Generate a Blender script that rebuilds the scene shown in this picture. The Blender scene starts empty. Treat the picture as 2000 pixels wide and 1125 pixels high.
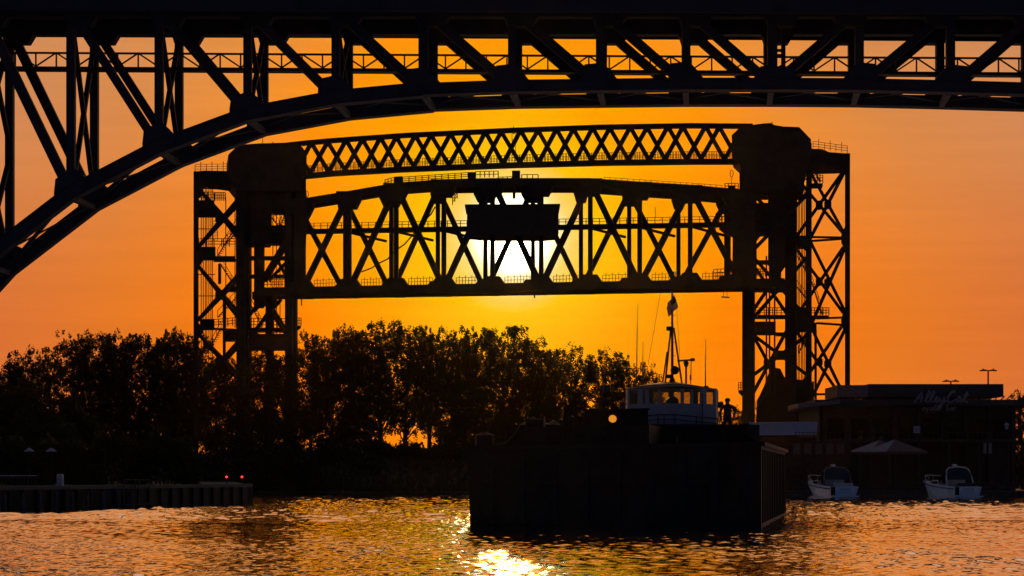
import bpy, math, random
import numpy as np
from mathutils import Vector
random.seed(7)
C = bpy.context.scene.collection
R = math.radians

# ------------------------------------------------------------------ camera, sky, sun
F, HOR, HC = 4000.0, 928.0, 2.2          # focal length in reference pixels, horizon row, eye height
def P(px, py, Y):                        # point at distance Y seen at (px, py) of the photograph
    return Vector(((px-1000)/F*Y, Y, HC+(HOR-py)/F*Y))

sc = bpy.context.scene
HAZE = 0.000006
cam = bpy.data.cameras.new('camera'); cam.sensor_width = 36; cam.lens = 36*F/2000
cam.shift_y = (HOR-562.5)/2000; cam.clip_start = 0.5; cam.clip_end = 20000
co = bpy.data.objects.new('camera', cam); C.objects.link(co)
co.location = (0, 0, HC); co.rotation_euler = (R(90), 0, 0)
sc.camera = co

SUN = (P(1003, 458, 1)-Vector((0, 0, HC))).normalized()
EL = math.asin(SUN.z)
w = bpy.data.worlds.new('World'); sc.world = w; w.use_nodes = True
nt = w.node_tree; N = nt.nodes; L = nt.links
N.clear()
def nd(t, **k):
    n = N.new(t)
    for a, b in k.items(): setattr(n, a, b)
    return n
def math_(op, a, b=None, c=None, clamp=False):
    n = nd('ShaderNodeMath', operation=op); n.use_clamp = clamp
    for i, v in enumerate((a, b, c)):
        if v is None: continue
        if isinstance(v, (int, float)): n.inputs[i].default_value = v
        else: L.new(v, n.inputs[i])
    return n.outputs[0]
def ramp(fac, stops):
    n = nd('ShaderNodeValToRGB'); e = n.color_ramp.elements
    while len(e) < len(stops): e.new(0.5)
    for el, (p, c) in zip(e, stops): el.position = p; el.color = (*c, 1)
    L.new(fac, n.inputs[0]); return n.outputs[0]
def mix(fac, a, b, mode='MIX'):
    n = nd('ShaderNodeMix', data_type='RGBA', blend_type=mode); n.clamp_result = False; n.clamp_factor = True
    if isinstance(fac, (int, float)): n.inputs[0].default_value = fac
    else: L.new(fac, n.inputs[0])
    L.new(a, n.inputs[6])
    L.new(b, n.inputs[7])
    return n.outputs[2]
tc = nd('ShaderNodeTexCoord')
dot = nd('ShaderNodeVectorMath', operation='DOT_PRODUCT'); L.new(tc.outputs['Generated'], dot.inputs[0]); dot.inputs[1].default_value = SUN
ang = math_('MULTIPLY', math_('ARCCOSINE', math_('MINIMUM', dot.outputs['Value'], 1.0)), 180/math.pi)
a40 = math_('DIVIDE', ang, 40.0, clamp=True)
low = ramp(a40, [(0, (1, .92, .55)), (.9/40, (1, .88, .50)), (1.5/40, (1, .68, .16)), (2.2/40, (1, .54, .002)), (4/40, (1, .36, .0)),
                 (6.2/40, (1, .235, .0)), (8.5/40, (.92, .195, .002)), (11/40, (.80, .19, .016)), (14.5/40, (.70, .165, .035)), (20/40, (.52, .17, .065)), (30/40, (.36, .17, .11)), (1, (.22, .15, .14))])
high = ramp(a40, [(0, (1, .92, .55)), (.9/40, (1, .88, .50)), (1.5/40, (1, .68, .16)), (2.2/40, (1, .54, .002)), (4/40, (1, .345, .0)),
                  (6.2/40, (1, .29, .004)), (8.5/40, (.82, .28, .045)), (11/40, (.70, .26, .075)), (14.5/40, (.64, .26, .10)), (20/40, (.70, .32, .15)), (30/40, (.60, .40, .29)), (1, (.42, .35, .35))])
sep = nd('ShaderNodeSeparateXYZ'); L.new(tc.outputs['Generated'], sep.inputs[0])
mr = nd('ShaderNodeMapRange', interpolation_type='SMOOTHSTEP'); L.new(sep.outputs['Z'], mr.inputs[0]); mr.inputs[1].default_value = .06; mr.inputs[2].default_value = .2
glow = mix(mr.outputs[0], low, high)
# faint stretched cloud streaks
mp = nd('ShaderNodeMapping'); mp.inputs['Scale'].default_value = (3, 3, 60); L.new(tc.outputs['Generated'], mp.inputs[0])
nz = nd('ShaderNodeTexNoise'); nz.inputs['Scale'].default_value = 3; nz.inputs['Detail'].default_value = 4; L.new(mp.outputs[0], nz.inputs[0])
mrn = nd('ShaderNodeMapRange'); L.new(nz.outputs[0], mrn.inputs[0]); mrn.inputs[1].default_value = .3; mrn.inputs[2].default_value = .7; mrn.inputs[3].default_value = .955; mrn.inputs[4].default_value = 1.03
vs = nd('ShaderNodeVectorMath', operation='SCALE'); L.new(glow, vs.inputs[0]); L.new(mrn.outputs[0], vs.inputs['Scale'])
# aureole round the sun's disc
core = math_('MULTIPLY', math_('EXPONENT', math_('MULTIPLY', math_('POWER', math_('DIVIDE', ang, .55), 2), -1)), 45.0)
cc = nd('ShaderNodeVectorMath', operation='SCALE'); cc.inputs[0].default_value = (1, .86, .55); L.new(core, cc.inputs['Scale'])
av = nd('ShaderNodeVectorMath', operation='ADD'); L.new(vs.outputs[0], av.inputs[0]); L.new(cc.outputs[0], av.inputs[1])
sky = nd('ShaderNodeTexSky', sky_type='NISHITA'); sky.sun_disc = False; sky.sun_elevation = EL; sky.sun_rotation = 0.0
sky.dust_density = 4; sky.ozone_density = 3
sk = nd('ShaderNodeVectorMath', operation='SCALE'); tint = nd('ShaderNodeVectorMath', operation='MULTIPLY'); L.new(sky.outputs[0], tint.inputs[0]); tint.inputs[1].default_value = (.82, 1, 1.45)
L.new(tint.outputs[0], sk.inputs[0]); sk.inputs['Scale'].default_value = 0.028
far_ = nd('ShaderNodeMapRange', interpolation_type='SMOOTHSTEP'); L.new(ang, far_.inputs[0]); far_.inputs[1].default_value = 24; far_.inputs[2].default_value = 70
tot = mix(far_.outputs[0], av.outputs[0], sk.outputs[0])
bg = nd('ShaderNodeBackground'); L.new(tot, bg.inputs[0]); bg.inputs[1].default_value = 1.0
out = nd('ShaderNodeOutputWorld'); L.new(bg.outputs[0], out.inputs[0])

sl = bpy.data.lights.new('sun', 'SUN'); sl.energy = 2.5; sl.angle = R(.5); sl.color = (1, .42, .07)
so = bpy.data.objects.new('sun', sl); C.objects.link(so); so.location = (0, 0, 80)
so.rotation_euler = (-SUN).to_track_quat('-Z', 'Y').to_euler()
v = sc.view_settings; v.view_transform = 'Standard'; v.look = 'None'; v.exposure = 0; v.gamma = 1; v.use_curve_mapping = False
sc.cycles.max_bounces = 6; sc.cycles.transparent_max_bounces = 12; sc.cycles.sample_clamp_indirect = 6
sc.cycles.use_denoising = True

# ------------------------------------------------------------------ materials
def mat(name, col, rough=.7, metal=0., var=.25, scale=3., bump=.0, spec=.5, dirt=None):
    m = bpy.data.materials.new(name); m.use_nodes = True
    t = m.node_tree; b = t.nodes['Principled BSDF']
    b.inputs['Roughness'].default_value = rough; b.inputs['Metallic'].default_value = metal
    b.inputs['Specular IOR Level'].default_value = spec
    tcn = t.nodes.new('ShaderNodeTexCoord')
    n = t.nodes.new('ShaderNodeTexNoise'); n.inputs['Scale'].default_value = scale; n.inputs['Detail'].default_value = 6
    t.links.new(tcn.outputs['Object'], n.inputs['Vector'])
    r = t.nodes.new('ShaderNodeValToRGB'); e = r.color_ramp.elements
    e[0].position = .3; e[1].position = .7
    e[0].color = (*[c*(1-var) for c in (dirt or col)], 1); e[1].color = (*[min(1, c*(1+var)) for c in col], 1)
    t.links.new(n.outputs[0], r.inputs[0]); t.links.new(r.outputs[0], b.inputs['Base Color'])
    if bump:
        bp = t.nodes.new('ShaderNodeBump'); bp.inputs['Strength'].default_value = bump; bp.inputs['Distance'].default_value = .05
        t.links.new(n.outputs[0], bp.inputs['Height']); t.links.new(bp.outputs[0], b.inputs['Normal'])
    return m
def emat(name, col, s):
    m = mat(name, col, .4); b = m.node_tree.nodes['Principled BSDF']
    b.inputs['Emission Color'].default_value = (*col, 1); b.inputs['Emission Strength'].default_value = s
    return m
def glassmat(name, tint, refl=.12):
    m = bpy.data.materials.new(name); m.use_nodes = True; t = m.node_tree; t.nodes.clear()
    o = t.nodes.new('ShaderNodeOutputMaterial'); mx = t.nodes.new('ShaderNodeMixShader'); tr = t.nodes.new('ShaderNodeBsdfTransparent'); g = t.nodes.new('ShaderNodeBsdfGlossy')
    tr.inputs[0].default_value = (*tint, 1); g.inputs['Roughness'].default_value = .05; mx.inputs[0].default_value = refl
    t.links.new(tr.outputs[0], mx.inputs[1]); t.links.new(g.outputs[0], mx.inputs[2]); t.links.new(mx.outputs[0], o.inputs[0])
    return m
def leafmat(name, col):
    m = bpy.data.materials.new(name); m.use_nodes = True; t = m.node_tree; t.nodes.clear()
    o = t.nodes.new('ShaderNodeOutputMaterial'); mx = t.nodes.new('ShaderNodeMixShader'); d = t.nodes.new('ShaderNodeBsdfDiffuse'); tl = t.nodes.new('ShaderNodeBsdfTranslucent')
    n = t.nodes.new('ShaderNodeTexNoise'); n.inputs['Scale'].default_value = .6; tcn = t.nodes.new('ShaderNodeTexCoord'); t.links.new(tcn.outputs['Object'], n.inputs[0])
    r = t.nodes.new('ShaderNodeValToRGB'); r.color_ramp.elements[0].color = (*[c*.6 for c in col], 1); r.color_ramp.elements[1].color = (*[c*1.4 for c in col], 1)
    t.links.new(n.outputs[0], r.inputs[0]); t.links.new(r.outputs[0], d.inputs[0]); t.links.new(r.outputs[0], tl.inputs[0])
    mx.inputs[0].default_value = .22
    t.links.new(d.outputs[0], mx.inputs[1]); t.links.new(tl.outputs[0], mx.inputs[2]); t.links.new(mx.outputs[0], o.inputs[0])
    return m
M = dict(
    blue=mat('blue_bridge_paint', (.017, .023, .040), .65, var=.3, scale=.8, bump=.1, spec=.25),
    strut=mat('pale_worn_paint', (.10, .09, .08), .7, var=.3, scale=2),
    rust=mat('rusty_black_steel', (.040, .026, .018), .75, var=.4, scale=.7, bump=.15, spec=.25, dirt=(.03, .026, .024)),
    dark=mat('dark_steel', (.025, .023, .022), .6, var=.3, scale=1.5),
    hull=mat('black_hull_paint', (.016, .014, .013), .6, var=.5, scale=.9, bump=.1, spec=.15, dirt=(.03, .016, .010)),
    rub=mat('black_rubber', (.015, .015, .015), .8, spec=.2),
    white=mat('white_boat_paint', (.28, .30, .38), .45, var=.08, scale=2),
    gel=mat('white_gelcoat', (.78, .80, .84), .25, var=.04),
    tan=mat('worn_white_vinyl', (.55, .55, .55), .6, var=.1),
    concrete=mat('stained_concrete', (.10, .09, .085), .9, var=.4, scale=1.2, bump=.2),
    plank=mat('weathered_timber', (.06, .05, .043), .9, var=.45, scale=2.5, bump=.2),
    wall=mat('dark_clad_wall', (.035, .03, .028), .8, var=.3, scale=1.1),
    brick=mat('dark_red_boards', (.06, .028, .022), .85, var=.35, scale=2),
    roofdark=mat('dark_roof_metal', (.022, .024, .030), .5, var=.2),
    grey=mat('grey_corrugated_metal', (.16, .15, .16), .5, .2, var=.2),
    sign=mat('pale_sign_paint', (.23, .235, .26), .5, var=.1),
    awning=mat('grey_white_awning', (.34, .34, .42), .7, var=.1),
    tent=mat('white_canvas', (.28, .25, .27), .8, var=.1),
    tentred=mat('maroon_canvas', (.10, .045, .05), .8, var=.15),
    bark=mat('bark', (.05, .04, .032), .9, var=.4, scale=3, bump=.4),
    grass=mat('dark_bank_grass', (.045, .042, .022), .95, var=.5, scale=.7, bump=.4, dirt=(.05, .038, .025)),
    skin=mat('skin', (.35, .2, .14), .5, var=.1),
    cap=mat('navy_cap', (.03, .03, .04), .8),
    leaf=leafmat('cottonwood_leaf', (.050, .055, .020)),
    leaf2=leafmat('shrub_leaf', (.045, .050, .022)),
    glass=glassmat('window_glass', (.80, .80, .78)),
    dglass=glassmat('tinted_windscreen', (.10, .10, .11), .06),
    shine=emat('porthole_sunglow', (1, .33, .03), .75),  # emission in place of low sun showing through the porthole, no lamp inside
    red=emat('red_lamp', (1, .03, .02), 3.0),
    pale=mat('pale_metal', (.5, .5, .52), .4, .3),
)

# ------------------------------------------------------------------ mesh helpers
class MB:
    def __init__(s): s.v = []; s.f = []; s.smooth = False
    def quad(s, *p):
        b = len(s.v); s.v += [tuple(q) for q in p]; s.f.append(tuple(range(b, b+len(p)))); return s
    def hexa(s, p):                       # 8 points: bottom ring, top ring
        b = len(s.v); s.v += [tuple(q) for q in p]
        s.f += [tuple(b+i for i in f) for f in ((3, 2, 1, 0), (4, 5, 6, 7), (0, 1, 5, 4), (1, 2, 6, 5), (2, 3, 7, 6), (3, 0, 4, 7))]; return s
    def box(s, x0, x1, y0, y1, z0, z1):
        return s.hexa([(x0, y0, z0), (x1, y0, z0), (x1, y1, z0), (x0, y1, z0), (x0, y0, z1), (x1, y0, z1), (x1, y1, z1), (x0, y1, z1)])
    def bar(s, p, q, wd, dp=None, n=(0, 1, 0)):   # rectangular bar p->q, wd across in the plane, dp along n
        p = Vector(p); q = Vector(q); n = Vector(n); d = (q-p).normalized(); dp = dp or wd
        if abs(d.dot(n)) > .95: n = Vector((1, 0, 0)) if abs(d.x) < .9 else Vector((0, 0, 1))
        a = d.cross(n).normalized(); n = a.cross(d).normalized(); a = a*wd/2; n = n*dp/2
        return s.hexa([p-a-n, p+a-n, p+a+n, p-a+n, q-a-n, q+a-n, q+a+n, q-a+n])
    def prism(s, pts, vec):
        pts = [Vector(p) for p in pts]; vec = Vector(vec); k = len(pts); b = len(s.v)
        s.v += [tuple(p) for p in pts]+[tuple(p+vec) for p in pts]
        s.f.append(tuple(b+i for i in reversed(range(k)))); s.f.append(tuple(b+k+i for i in range(k)))
        for i in range(k): j = (i+1) % k; s.f.append((b+i, b+j, b+k+j, b+k+i))
        return s
    def tube(s, pts, r, k=6, cap=True):
        pts = [Vector(p) for p in pts]; rs = r if isinstance(r, (list, tuple)) else [r]*len(pts); b = len(s.v)
        for i, p in enumerate(pts):
            d = (pts[min(i+1, len(pts)-1)]-pts[max(i-1, 0)]).normalized()
            u = d.cross(Vector((0, 0, 1)) if abs(d.z) < .9 else Vector((0, 1, 0))).normalized(); w2 = d.cross(u)
            for j in range(k):
                a = 2*math.pi*j/k; s.v.append(tuple(p+(u*math.cos(a)+w2*math.sin(a))*rs[i]))
        for i in range(len(pts)-1):
            for j in range(k): s.f.append((b+i*k+j, b+i*k+(j+1) % k, b+(i+1)*k+(j+1) % k, b+(i+1)*k+j))
        if cap: s.f.append(tuple(b+j for j in reversed(range(k)))); s.f.append(tuple(b+(len(pts)-1)*k+j for j in range(k)))
        return s
    def ball(s, c, r, k=10, sz=1.):
        c = Vector(c)
        return s.tube([c+Vector((0, 0, -math.cos(math.pi*i/6)*r*sz)) for i in range(7)], [max(.02*r, math.sin(math.pi*i/6)*r) for i in range(7)], k)
    def build(s, name, m, parent=None, smooth=False):
        me = bpy.data.meshes.new(name); me.from_pydata(s.v, [], s.f); me.materials.append(M[m] if isinstance(m, str) else m)
        if smooth: me.polygons.foreach_set('use_smooth', [True]*len(me.polygons))
        me.update()
        o = bpy.data.objects.new(name, me); C.objects.link(o)
        if parent:
            o.parent = parent
            pl = parent; off = Vector((0, 0, 0))
            while pl is not None:
                off += pl.location; pl = pl.parent
            o.location = -off                       # meshes are written in world coordinates
        return o
def tag(o, label=None, cat=None, group=None, kind=None):
    for k, x in (('label', label), ('category', cat), ('group', group), ('kind', kind)):
        if x: o[k] = x
    return o
def thing(name, loc, label, cat, group=None):
    o = bpy.data.objects.new(name, None); C.objects.link(o); o.location = loc; o.empty_display_size = .5
    return tag(o, label, cat, group)
def copy_tree(o, parent=None):
    c = o.copy(); C.objects.link(c)
    if parent: c.parent = parent
    for ch in list(o.children): copy_tree(ch, c)
    return c
def sheet(name, xs, ys, zf, m, smooth=True):
    X, Y = np.meshgrid(xs, ys); Z = zf(X, Y)
    co_ = np.stack([X, Y, Z], -1).reshape(-1, 3); nx, ny = len(xs), len(ys)
    idx = np.arange(nx*ny).reshape(ny, nx)
    fa = np.stack([idx[:-1, :-1], idx[:-1, 1:], idx[1:, 1:], idx[1:, :-1]], -1).reshape(-1, 4)
    me = bpy.data.meshes.new(name); me.vertices.add(len(co_)); me.vertices.foreach_set('co', co_.ravel().astype('f'))
    me.loops.add(fa.size); me.loops.foreach_set('vertex_index', fa.ravel().astype('i'))
    me.polygons.add(len(fa)); me.polygons.foreach_set('loop_start', np.arange(0, fa.size, 4).astype('i'))
    me.update(calc_edges=True)
    if smooth: me.polygons.foreach_set('use_smooth', np.ones(len(fa), bool))
    me.materials.append(M[m] if isinstance(m, str) else m); me.validate()
    o = bpy.data.objects.new(name, me); C.objects.link(o); return o
def ss(a, b, x):
    t = np.clip((x-a)/(b-a), 0, 1); return t*t*(3-2*t)

# ------------------------------------------------------------------ water
wm = bpy.data.materials.new('river_water'); wm.use_nodes = True; t = wm.node_tree; b = t.nodes['Principled BSDF']
b.inputs['Base Color'].default_value = (.012, .014, .016, 1); b.inputs['Roughness'].default_value = .07; b.inputs['IOR'].default_value = 1.33
tcn = t.nodes.new('ShaderNodeTexCoord'); mpn = t.nodes.new('ShaderNodeMapping'); mpn.inputs['Scale'].default_value = (1, .7, 1)
t.links.new(tcn.outputs['Object'], mpn.inputs[0])
n1 = t.nodes.new('ShaderNodeTexNoise'); n1.inputs['Scale'].default_value = 3.2; n1.inputs['Detail'].default_value = 3; t.links.new(mpn.outputs[0], n1.inputs[0])
bp = t.nodes.new('ShaderNodeBump'); bp.inputs['Strength'].default_value = .4; bp.inputs['Distance'].default_value = .03
t.links.new(n1.outputs[0], bp.inputs['Height']); t.links.new(bp.outputs[0], b.inputs['Normal'])
gl = t.nodes.new('ShaderNodeBsdfGlossy'); gl.inputs['Color'].default_value = (1, 1, 1, 1); gl.inputs['Roughness'].default_value = .06; t.links.new(bp.outputs[0], gl.inputs['Normal'])
mxw = t.nodes.new('ShaderNodeMixShader'); mxw.inputs[0].default_value = .95; t.links.new(b.outputs[0], mxw.inputs[1]); t.links.new(gl.outputs[0], mxw.inputs[2]); t.links.new(mxw.outputs[0], t.nodes['Material Output'].inputs[0])
NEAR = 1.4
rng = np.random.default_rng(3)
NW = 46
lam = np.exp(rng.uniform(np.log(.22), np.log(1.05), NW)); th = rng.normal(math.pi/2, .85, NW); ph = rng.uniform(0, 6.28, NW)
kx, ky = 2*np.pi/lam*np.cos(th), 2*np.pi/lam*np.sin(th); amp = .0028*lam**.9
lam2 = np.exp(rng.uniform(np.log(1.3), np.log(4.5), 22)); th2 = rng.normal(math.pi/2, .8, 22); ph2 = rng.uniform(0, 6.28, 22)
kx2, ky2, amp2 = 2*np.pi/lam2*np.cos(th2), 2*np.pi/lam2*np.sin(th2), .0042*lam2
def seg_d(X, Y, a, b_):
    a = np.array(a); d = np.array(b_)-a; tt = np.clip(((X-a[0])*d[0]+(Y-a[1])*d[1])/(d@d), 0, 1)
    return np.hypot(X-a[0]-tt*d[0], Y-a[1]-tt*d[1])
def waves(X, Y):
    Z = np.zeros_like(X)
    for i in range(NW): Z += amp[i]*np.sin(kx[i]*X+ky[i]*Y+ph[i])
    lump = .95+.30*np.sin(.21*X+.13*Y+1)*np.sin(.09*X-.17*Y)+.15*np.sin(.5*X+.05*Y)
    yw = np.where(X < 3, 93+np.clip(-3-X, 0, 60)*.42, 100+np.clip(X-11.5, 0, 60)*.14); Z = Z*lump*(NEAR+1.0*ss(0, 1.5, Y-yw)); f2 = 1.0*ss(0, 3, Y-yw)+.06
    for i in range(22): Z += f2*amp2[i]*np.sin(kx2[i]*X+ky2[i]*Y+ph2[i])
    # wake ridges spreading from the barge's bow
    for a, e, h in (((11.5, 100), (60, 106), .035), ((-3.0, 93), (-16, 97), .03), ((-16, 97), (-45, 112), .03)):
        d = seg_d(X, Y, a, e); Z += h*np.exp(-(d/.55)**2)*(1+.4*np.sin(X*.9))-.5*h*np.exp(-((d-1.2)/.6)**2)
    return Z*ss(58, 48, np.abs(X))*ss(262, 200, Y)*ss(24, 32, Y)
ys = [24.]
while ys[-1] < 262: ys.append(ys[-1]+(.3 if ys[-1] < 42 else max(.085, (ys[-1]-42)*.0042)))
ys[-1] = 262.
xs = np.concatenate([np.linspace(-58, -24, 130), np.linspace(-23.9, 23.9, 540), np.linspace(24, 58, 130)])
wo = sheet('river_water', xs, np.array(ys), waves, wm); tag(wo, kind='structure')
q = MB()
for x0, x1, y0, y1 in ((-3000, 3000, -400, 24), (-3000, -58, 24, 262), (58, 3000, 24, 262), (-3000, 3000, 262, 400)):
    q.quad((x0, y0, 0), (x1, y0, 0), (x1, y1, 0), (x0, y1, 0))
tag(q.build('river_water', wm), kind='structure')

# ------------------------------------------------------------------ ground
def gz(X, Y):
    mid = np.where(Y < 258.5, -2, .1)+4.9*ss(259, 274, Y)*(Y >= 258.5)
    right = np.where(Y < 207, -2, .5)+4.5*ss(246, 290, Y)
    z = mid+(right-mid)*ss(25, 26, X)
    return z+.15*np.sin(X*.31)*np.sin(Y*.23)*(z > 1)+.12*np.sin(X*1.1+Y*.7)*(z > .8)
gx = np.unique(np.concatenate([np.linspace(-3000, -120, 8), np.linspace(-120, 25, 140), [25.3, 25.6, 26], np.linspace(27, 130, 70), np.linspace(130, 3000, 8)]))
gy = np.unique(np.concatenate([np.linspace(196, 206.9, 5), [207.0], np.linspace(208, 258.4, 30), [258.6], np.linspace(260, 300, 40), np.linspace(320, 600, 12), np.linspace(700, 1500, 6)]))
tag(sheet('far_bank', gx, gy, gz, 'grass'), kind='structure')
def ground(x, y): return float(gz(np.array(float(x)), np.array(float(y))))
# the wharf on the left
wp = [(-19.8, 154), (-30.8, 121), (-140, 121), (-140, 262), (-36, 262)]
tag(MB().prism([(x, y, -2) for x, y in wp], (0, 0, 3.4)).build('wharf_ground', 'grass'), kind='structure')

# ------------------------------------------------------------------ road bridge overhead
OD = 130.0; OV = Vector((.42, 5.2, 0)); PXO = OD/F
def PO(px, py, v=0.): return P(px, py, OD)+OV*v
rb = thing('road_bridge', P(1508, 150, OD)+OV*.5, 'navy steel arch truss road bridge crossing the whole top of the view', 'bridge')
nodes = [(-205, 700), (-33, 510), (139, 378), (311, 288), (484, 224), (656, 192), (827, 176), (1000, 170), (1172, 168), (1340, 166), (1508, 166), (1678, 167), (1856, 171), (2030, 176), (2203, 181), (2375, 190)]
MID = 10
for far in (0, 1):
    o_ = OV*far
    pts = [PO(*n_)+o_ for n_ in nodes]
    tops = [PO(n_[0], 20)+o_ for n_ in nodes]
    for i in range(len(nodes)-1):
        d = (pts[i+1]-pts[i]).normalized()*.02
        tk_ = 24 if i < 6 else 20
        c = MB().bar(pts[i]+d, pts[i+1]-d, tk_*PXO, .8).build('bottom_chord', 'blue', rb)
        fl = MB()                                     # cover plates and rivet line edges
        up = Vector((-d.z, 0, d.x)).normalized()*(tk_/2+.6)*PXO
        fl.bar(pts[i]+up, pts[i+1]+up, .06, 1.0).bar(pts[i]-up, pts[i+1]-up, .06, 1.0).build('cover_plate', 'blue', c)
        MB().bar(tops[i], tops[i+1], 30*PXO, .8).build('top_chord', 'blue', rb)
        if i < MID: MB().bar(tops[i], pts[i+1], (17 if i > 1 else 19)*PXO, .5).build('diagonal', 'blue', rb)
        else: MB().bar(pts[i], tops[i+1], 17*PXO, .5).build('diagonal', 'blue', rb)
    for i, (x, y) in enumerate(nodes):
        MB().bar(tops[i], pts[i], (16 if i not in (6, 10) else 19)*PXO, .55).build('vertical', 'blue', rb)
        nx = nodes[min(i+1, len(nodes)-1)]; pv = nodes[max(i-1, 0)]
        sl_ = (nx[1]-pv[1])/(nx[0]-pv[0]); lft = 1 if i < MID else -1 if i > MID else 0
        g = [(-34, 14), (-34, -18), (-31, -40), (-6, -42), (8, -40), (26, -20), (36, -6), (36, 14)]
        if lft < 0: g = [(-a, b_) for a, b_ in g]
        if lft == 0: g = [(-36, 14), (-36, -14), (-24, -34), (40, -34), (46, -14), (46, 14)]
        if i >= 6: g = [(a, min(b_, 9.5)) for a, b_ in g]
        if i < 4: g = [(a*.9, b_*1.1) for a, b_ in g]
        pl = [PO(x+a, y+sl_*a+b_)+o_+Vector((0, -.46, 0)) for a, b_ in g]
        MB().prism(pl, (0, .92, 0)).build('gusset_plate', 'blue', rb)
        dx = -1 if i > MID else 1
        tg = [PO(x+a*dx, 20+b_)+o_+Vector((0, -.44, 0)) for a, b_ in ((-24, -10), (66, -10), (40, 33), (-8, 33), (-12, 20), (-18, 12))]
        MB().prism(tg, (0, .88, 0)).build('top_gusset', 'blue', rb)
for i, (x, y) in enumerate(nodes):                      # cross members between the two trusses
    p, q_ = PO(x, y), PO(x, y)+OV
    tp, tq = PO(x, 20), PO(x, 20)+OV
    MB().bar(p+Vector((0, .5, -.25)), q_+Vector((0, -.5, -.25)), .32, .35).build('bottom_strut', 'strut', rb)
    MB().bar(tp+Vector((0, -2.4, .75)), tq+Vector((0, 2.4, .75)), .5, 1.2, (0, 0, 1)).build('floor_beam', 'blue', rb)
    if i < len(nodes)-1:
        r0, r1 = PO(*nodes[i+1]), PO(*nodes[i+1])+OV
        MB().bar(p+Vector((0, .3, -.05)), r1+Vector((0, -.3, -.05)), .09, .12).build('lateral_brace', 'strut', rb)
        MB().bar(q_+Vector((0, -.3, .12)), r0+Vector((0, .3, .12)), .22, .22).build('lateral_brace', 'blue', rb)
    if y > 185:
        h = p.z-tp.z
        for a, b_ in ((.08, .97), (.97, .08)):
            if y > 400: lv = ((a, b_, 0, .5), (a, b_, .5, 1))
            else: lv = ((a, b_, 0, 1),)
            for a_, b2, s0, s1 in lv:
                z0, z1 = tp.z+h*(s0+(s1-s0)*.1), tp.z+h*(s0+(s1-s0)*.95)
                MB().bar((p+OV*a_).xy.to_3d()+Vector((0, 0, z0)), (p+OV*b2).xy.to_3d()+Vector((0, 0, z1)), .3, .3).build('sway_brace', 'blue', rb)
# deck and its edge girders
a, e = -420, 2420
def edge(pts, Y, top): return [P(x, y, Y) for x, y in pts]+[Vector((P(pts[-1][0], 0, Y).x, Y, top)), Vector((P(pts[0][0], 0, Y).x, Y, top))]
MB().prism(edge([(a, 18), (700, 21), (2000, 27), (e, 29)], 127.2, 33.3), (0, .25, 0)).build('fascia_girder', 'blue', rb)
MB().prism(edge([(a, 70), (700, 73), (1300, 76), (2000, 80), (e, 82)], 138.6, 33.3), (0, .25, 0)).build('fascia_girder', 'blue', rb)
MB().box(-46.5, 46.5, 127.3, 138.7, 33.0, 33.6).build('deck_slab', 'concrete', rb)
for k in range(6):
    y = 128.8+k*1.75
    MB().box(-46, 46, y, y+.3, 32.2, 33.0).build('stringer', 'blue', rb)
MB().box(-46.5, 46.5, 127.0, 127.3, 33.3, 34.5).build('parapet', 'blue', rb)
MB().box(-46.5, 46.5, 138.7, 139.0, 33.3, 34.5).build('parapet', 'blue', rb)
# inspection walkway with its trussed railing, between the trusses
wk = MB().prism([P(-300, 127.2, 134), P(2300, 142.8, 134), P(2300, 148.5, 134), P(-300, 133.2, 134)], (0, .9, 0)).build('inspection_walkway', 'dark', rb)
def wy(x): return 129+.006*x
MB().bar(P(-300, wy(-300)-26, 134), P(2300, wy(2300)-27, 134), 4*PXO, .08).build('top_rail', 'dark', wk)
x = -290; k = 0; post0 = None
while x < 2300:
    MB().bar(P(x, wy(x), 134), P(x, wy(x)-26.5, 134), 3*PXO, .08).build('post', 'dark', wk)
    if k % 2: MB().bar(P(x, wy(x), 134), P(x+40, wy(x)-26.5, 134), 3*PXO, .07).build('railing_brace', 'dark', wk)
    else: MB().bar(P(x, wy(x)-26.5, 134), P(x+40, wy(x), 134), 3*PXO, .07).build('railing_brace', 'dark', wk)
    x += 40; k += 1
for x, y in ((1534, 163),):                             # paired post with ladder rungs at midspan
    o_ = MB().bar(PO(x, 20)+OV*.5, PO(x, y)+OV*.5, 8*PXO, .3).build('hanger_post', 'blue', rb)
    for yy in (82, 92, 120): MB().bar(PO(1508, yy)+OV*.5, PO(x, yy)+OV*.5, 5*PXO, .2).build('hanger_rung', 'blue', rb)

# ------------------------------------------------------------------ lift bridge
LA = R(11.5); LD = 265.0; LN = Vector((math.sin(LA), math.cos(LA), 0)); LU = Vector((math.cos(LA), -math.sin(LA), 0))
PXL = LD/F; LV = Vector((-1.0, 6, 0)); LX = LV.normalized(); DEPTH = Vector((0, 1, 0))
def PL(px, py, v=0.):                                   # v metres behind the near truss plane
    tt = (px-1000)/F; Y = (LD+v)/(1+tt*math.tan(LA)); return P(px, py, Y)
def mem(par, name, v, x0, y0, x1, y1, wd, m='rust', dp=None):
    return MB().bar(PL(x0, y0, v), PL(x1, y1, v), wd*PXL, (dp or wd)*PXL, LN).build(name, m, par)
def plate(par, name, pts, v, depth, m='rust'):
    return MB().prism([PL(x, y, v) for x, y in pts], DEPTH*depth).build(name, m, par)
def vert(par, name, v, x, y0, wd, m='rust', zb=1.0, y1=None, dp=None):
    p = PL(x, y0, v); q = Vector((p.x, p.y, zb)) if y1 is None else PL(x, y1, v)
    return MB().bar(p, q, wd*PXL, (dp or wd)*PXL, LN).build(name, m, par)
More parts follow.
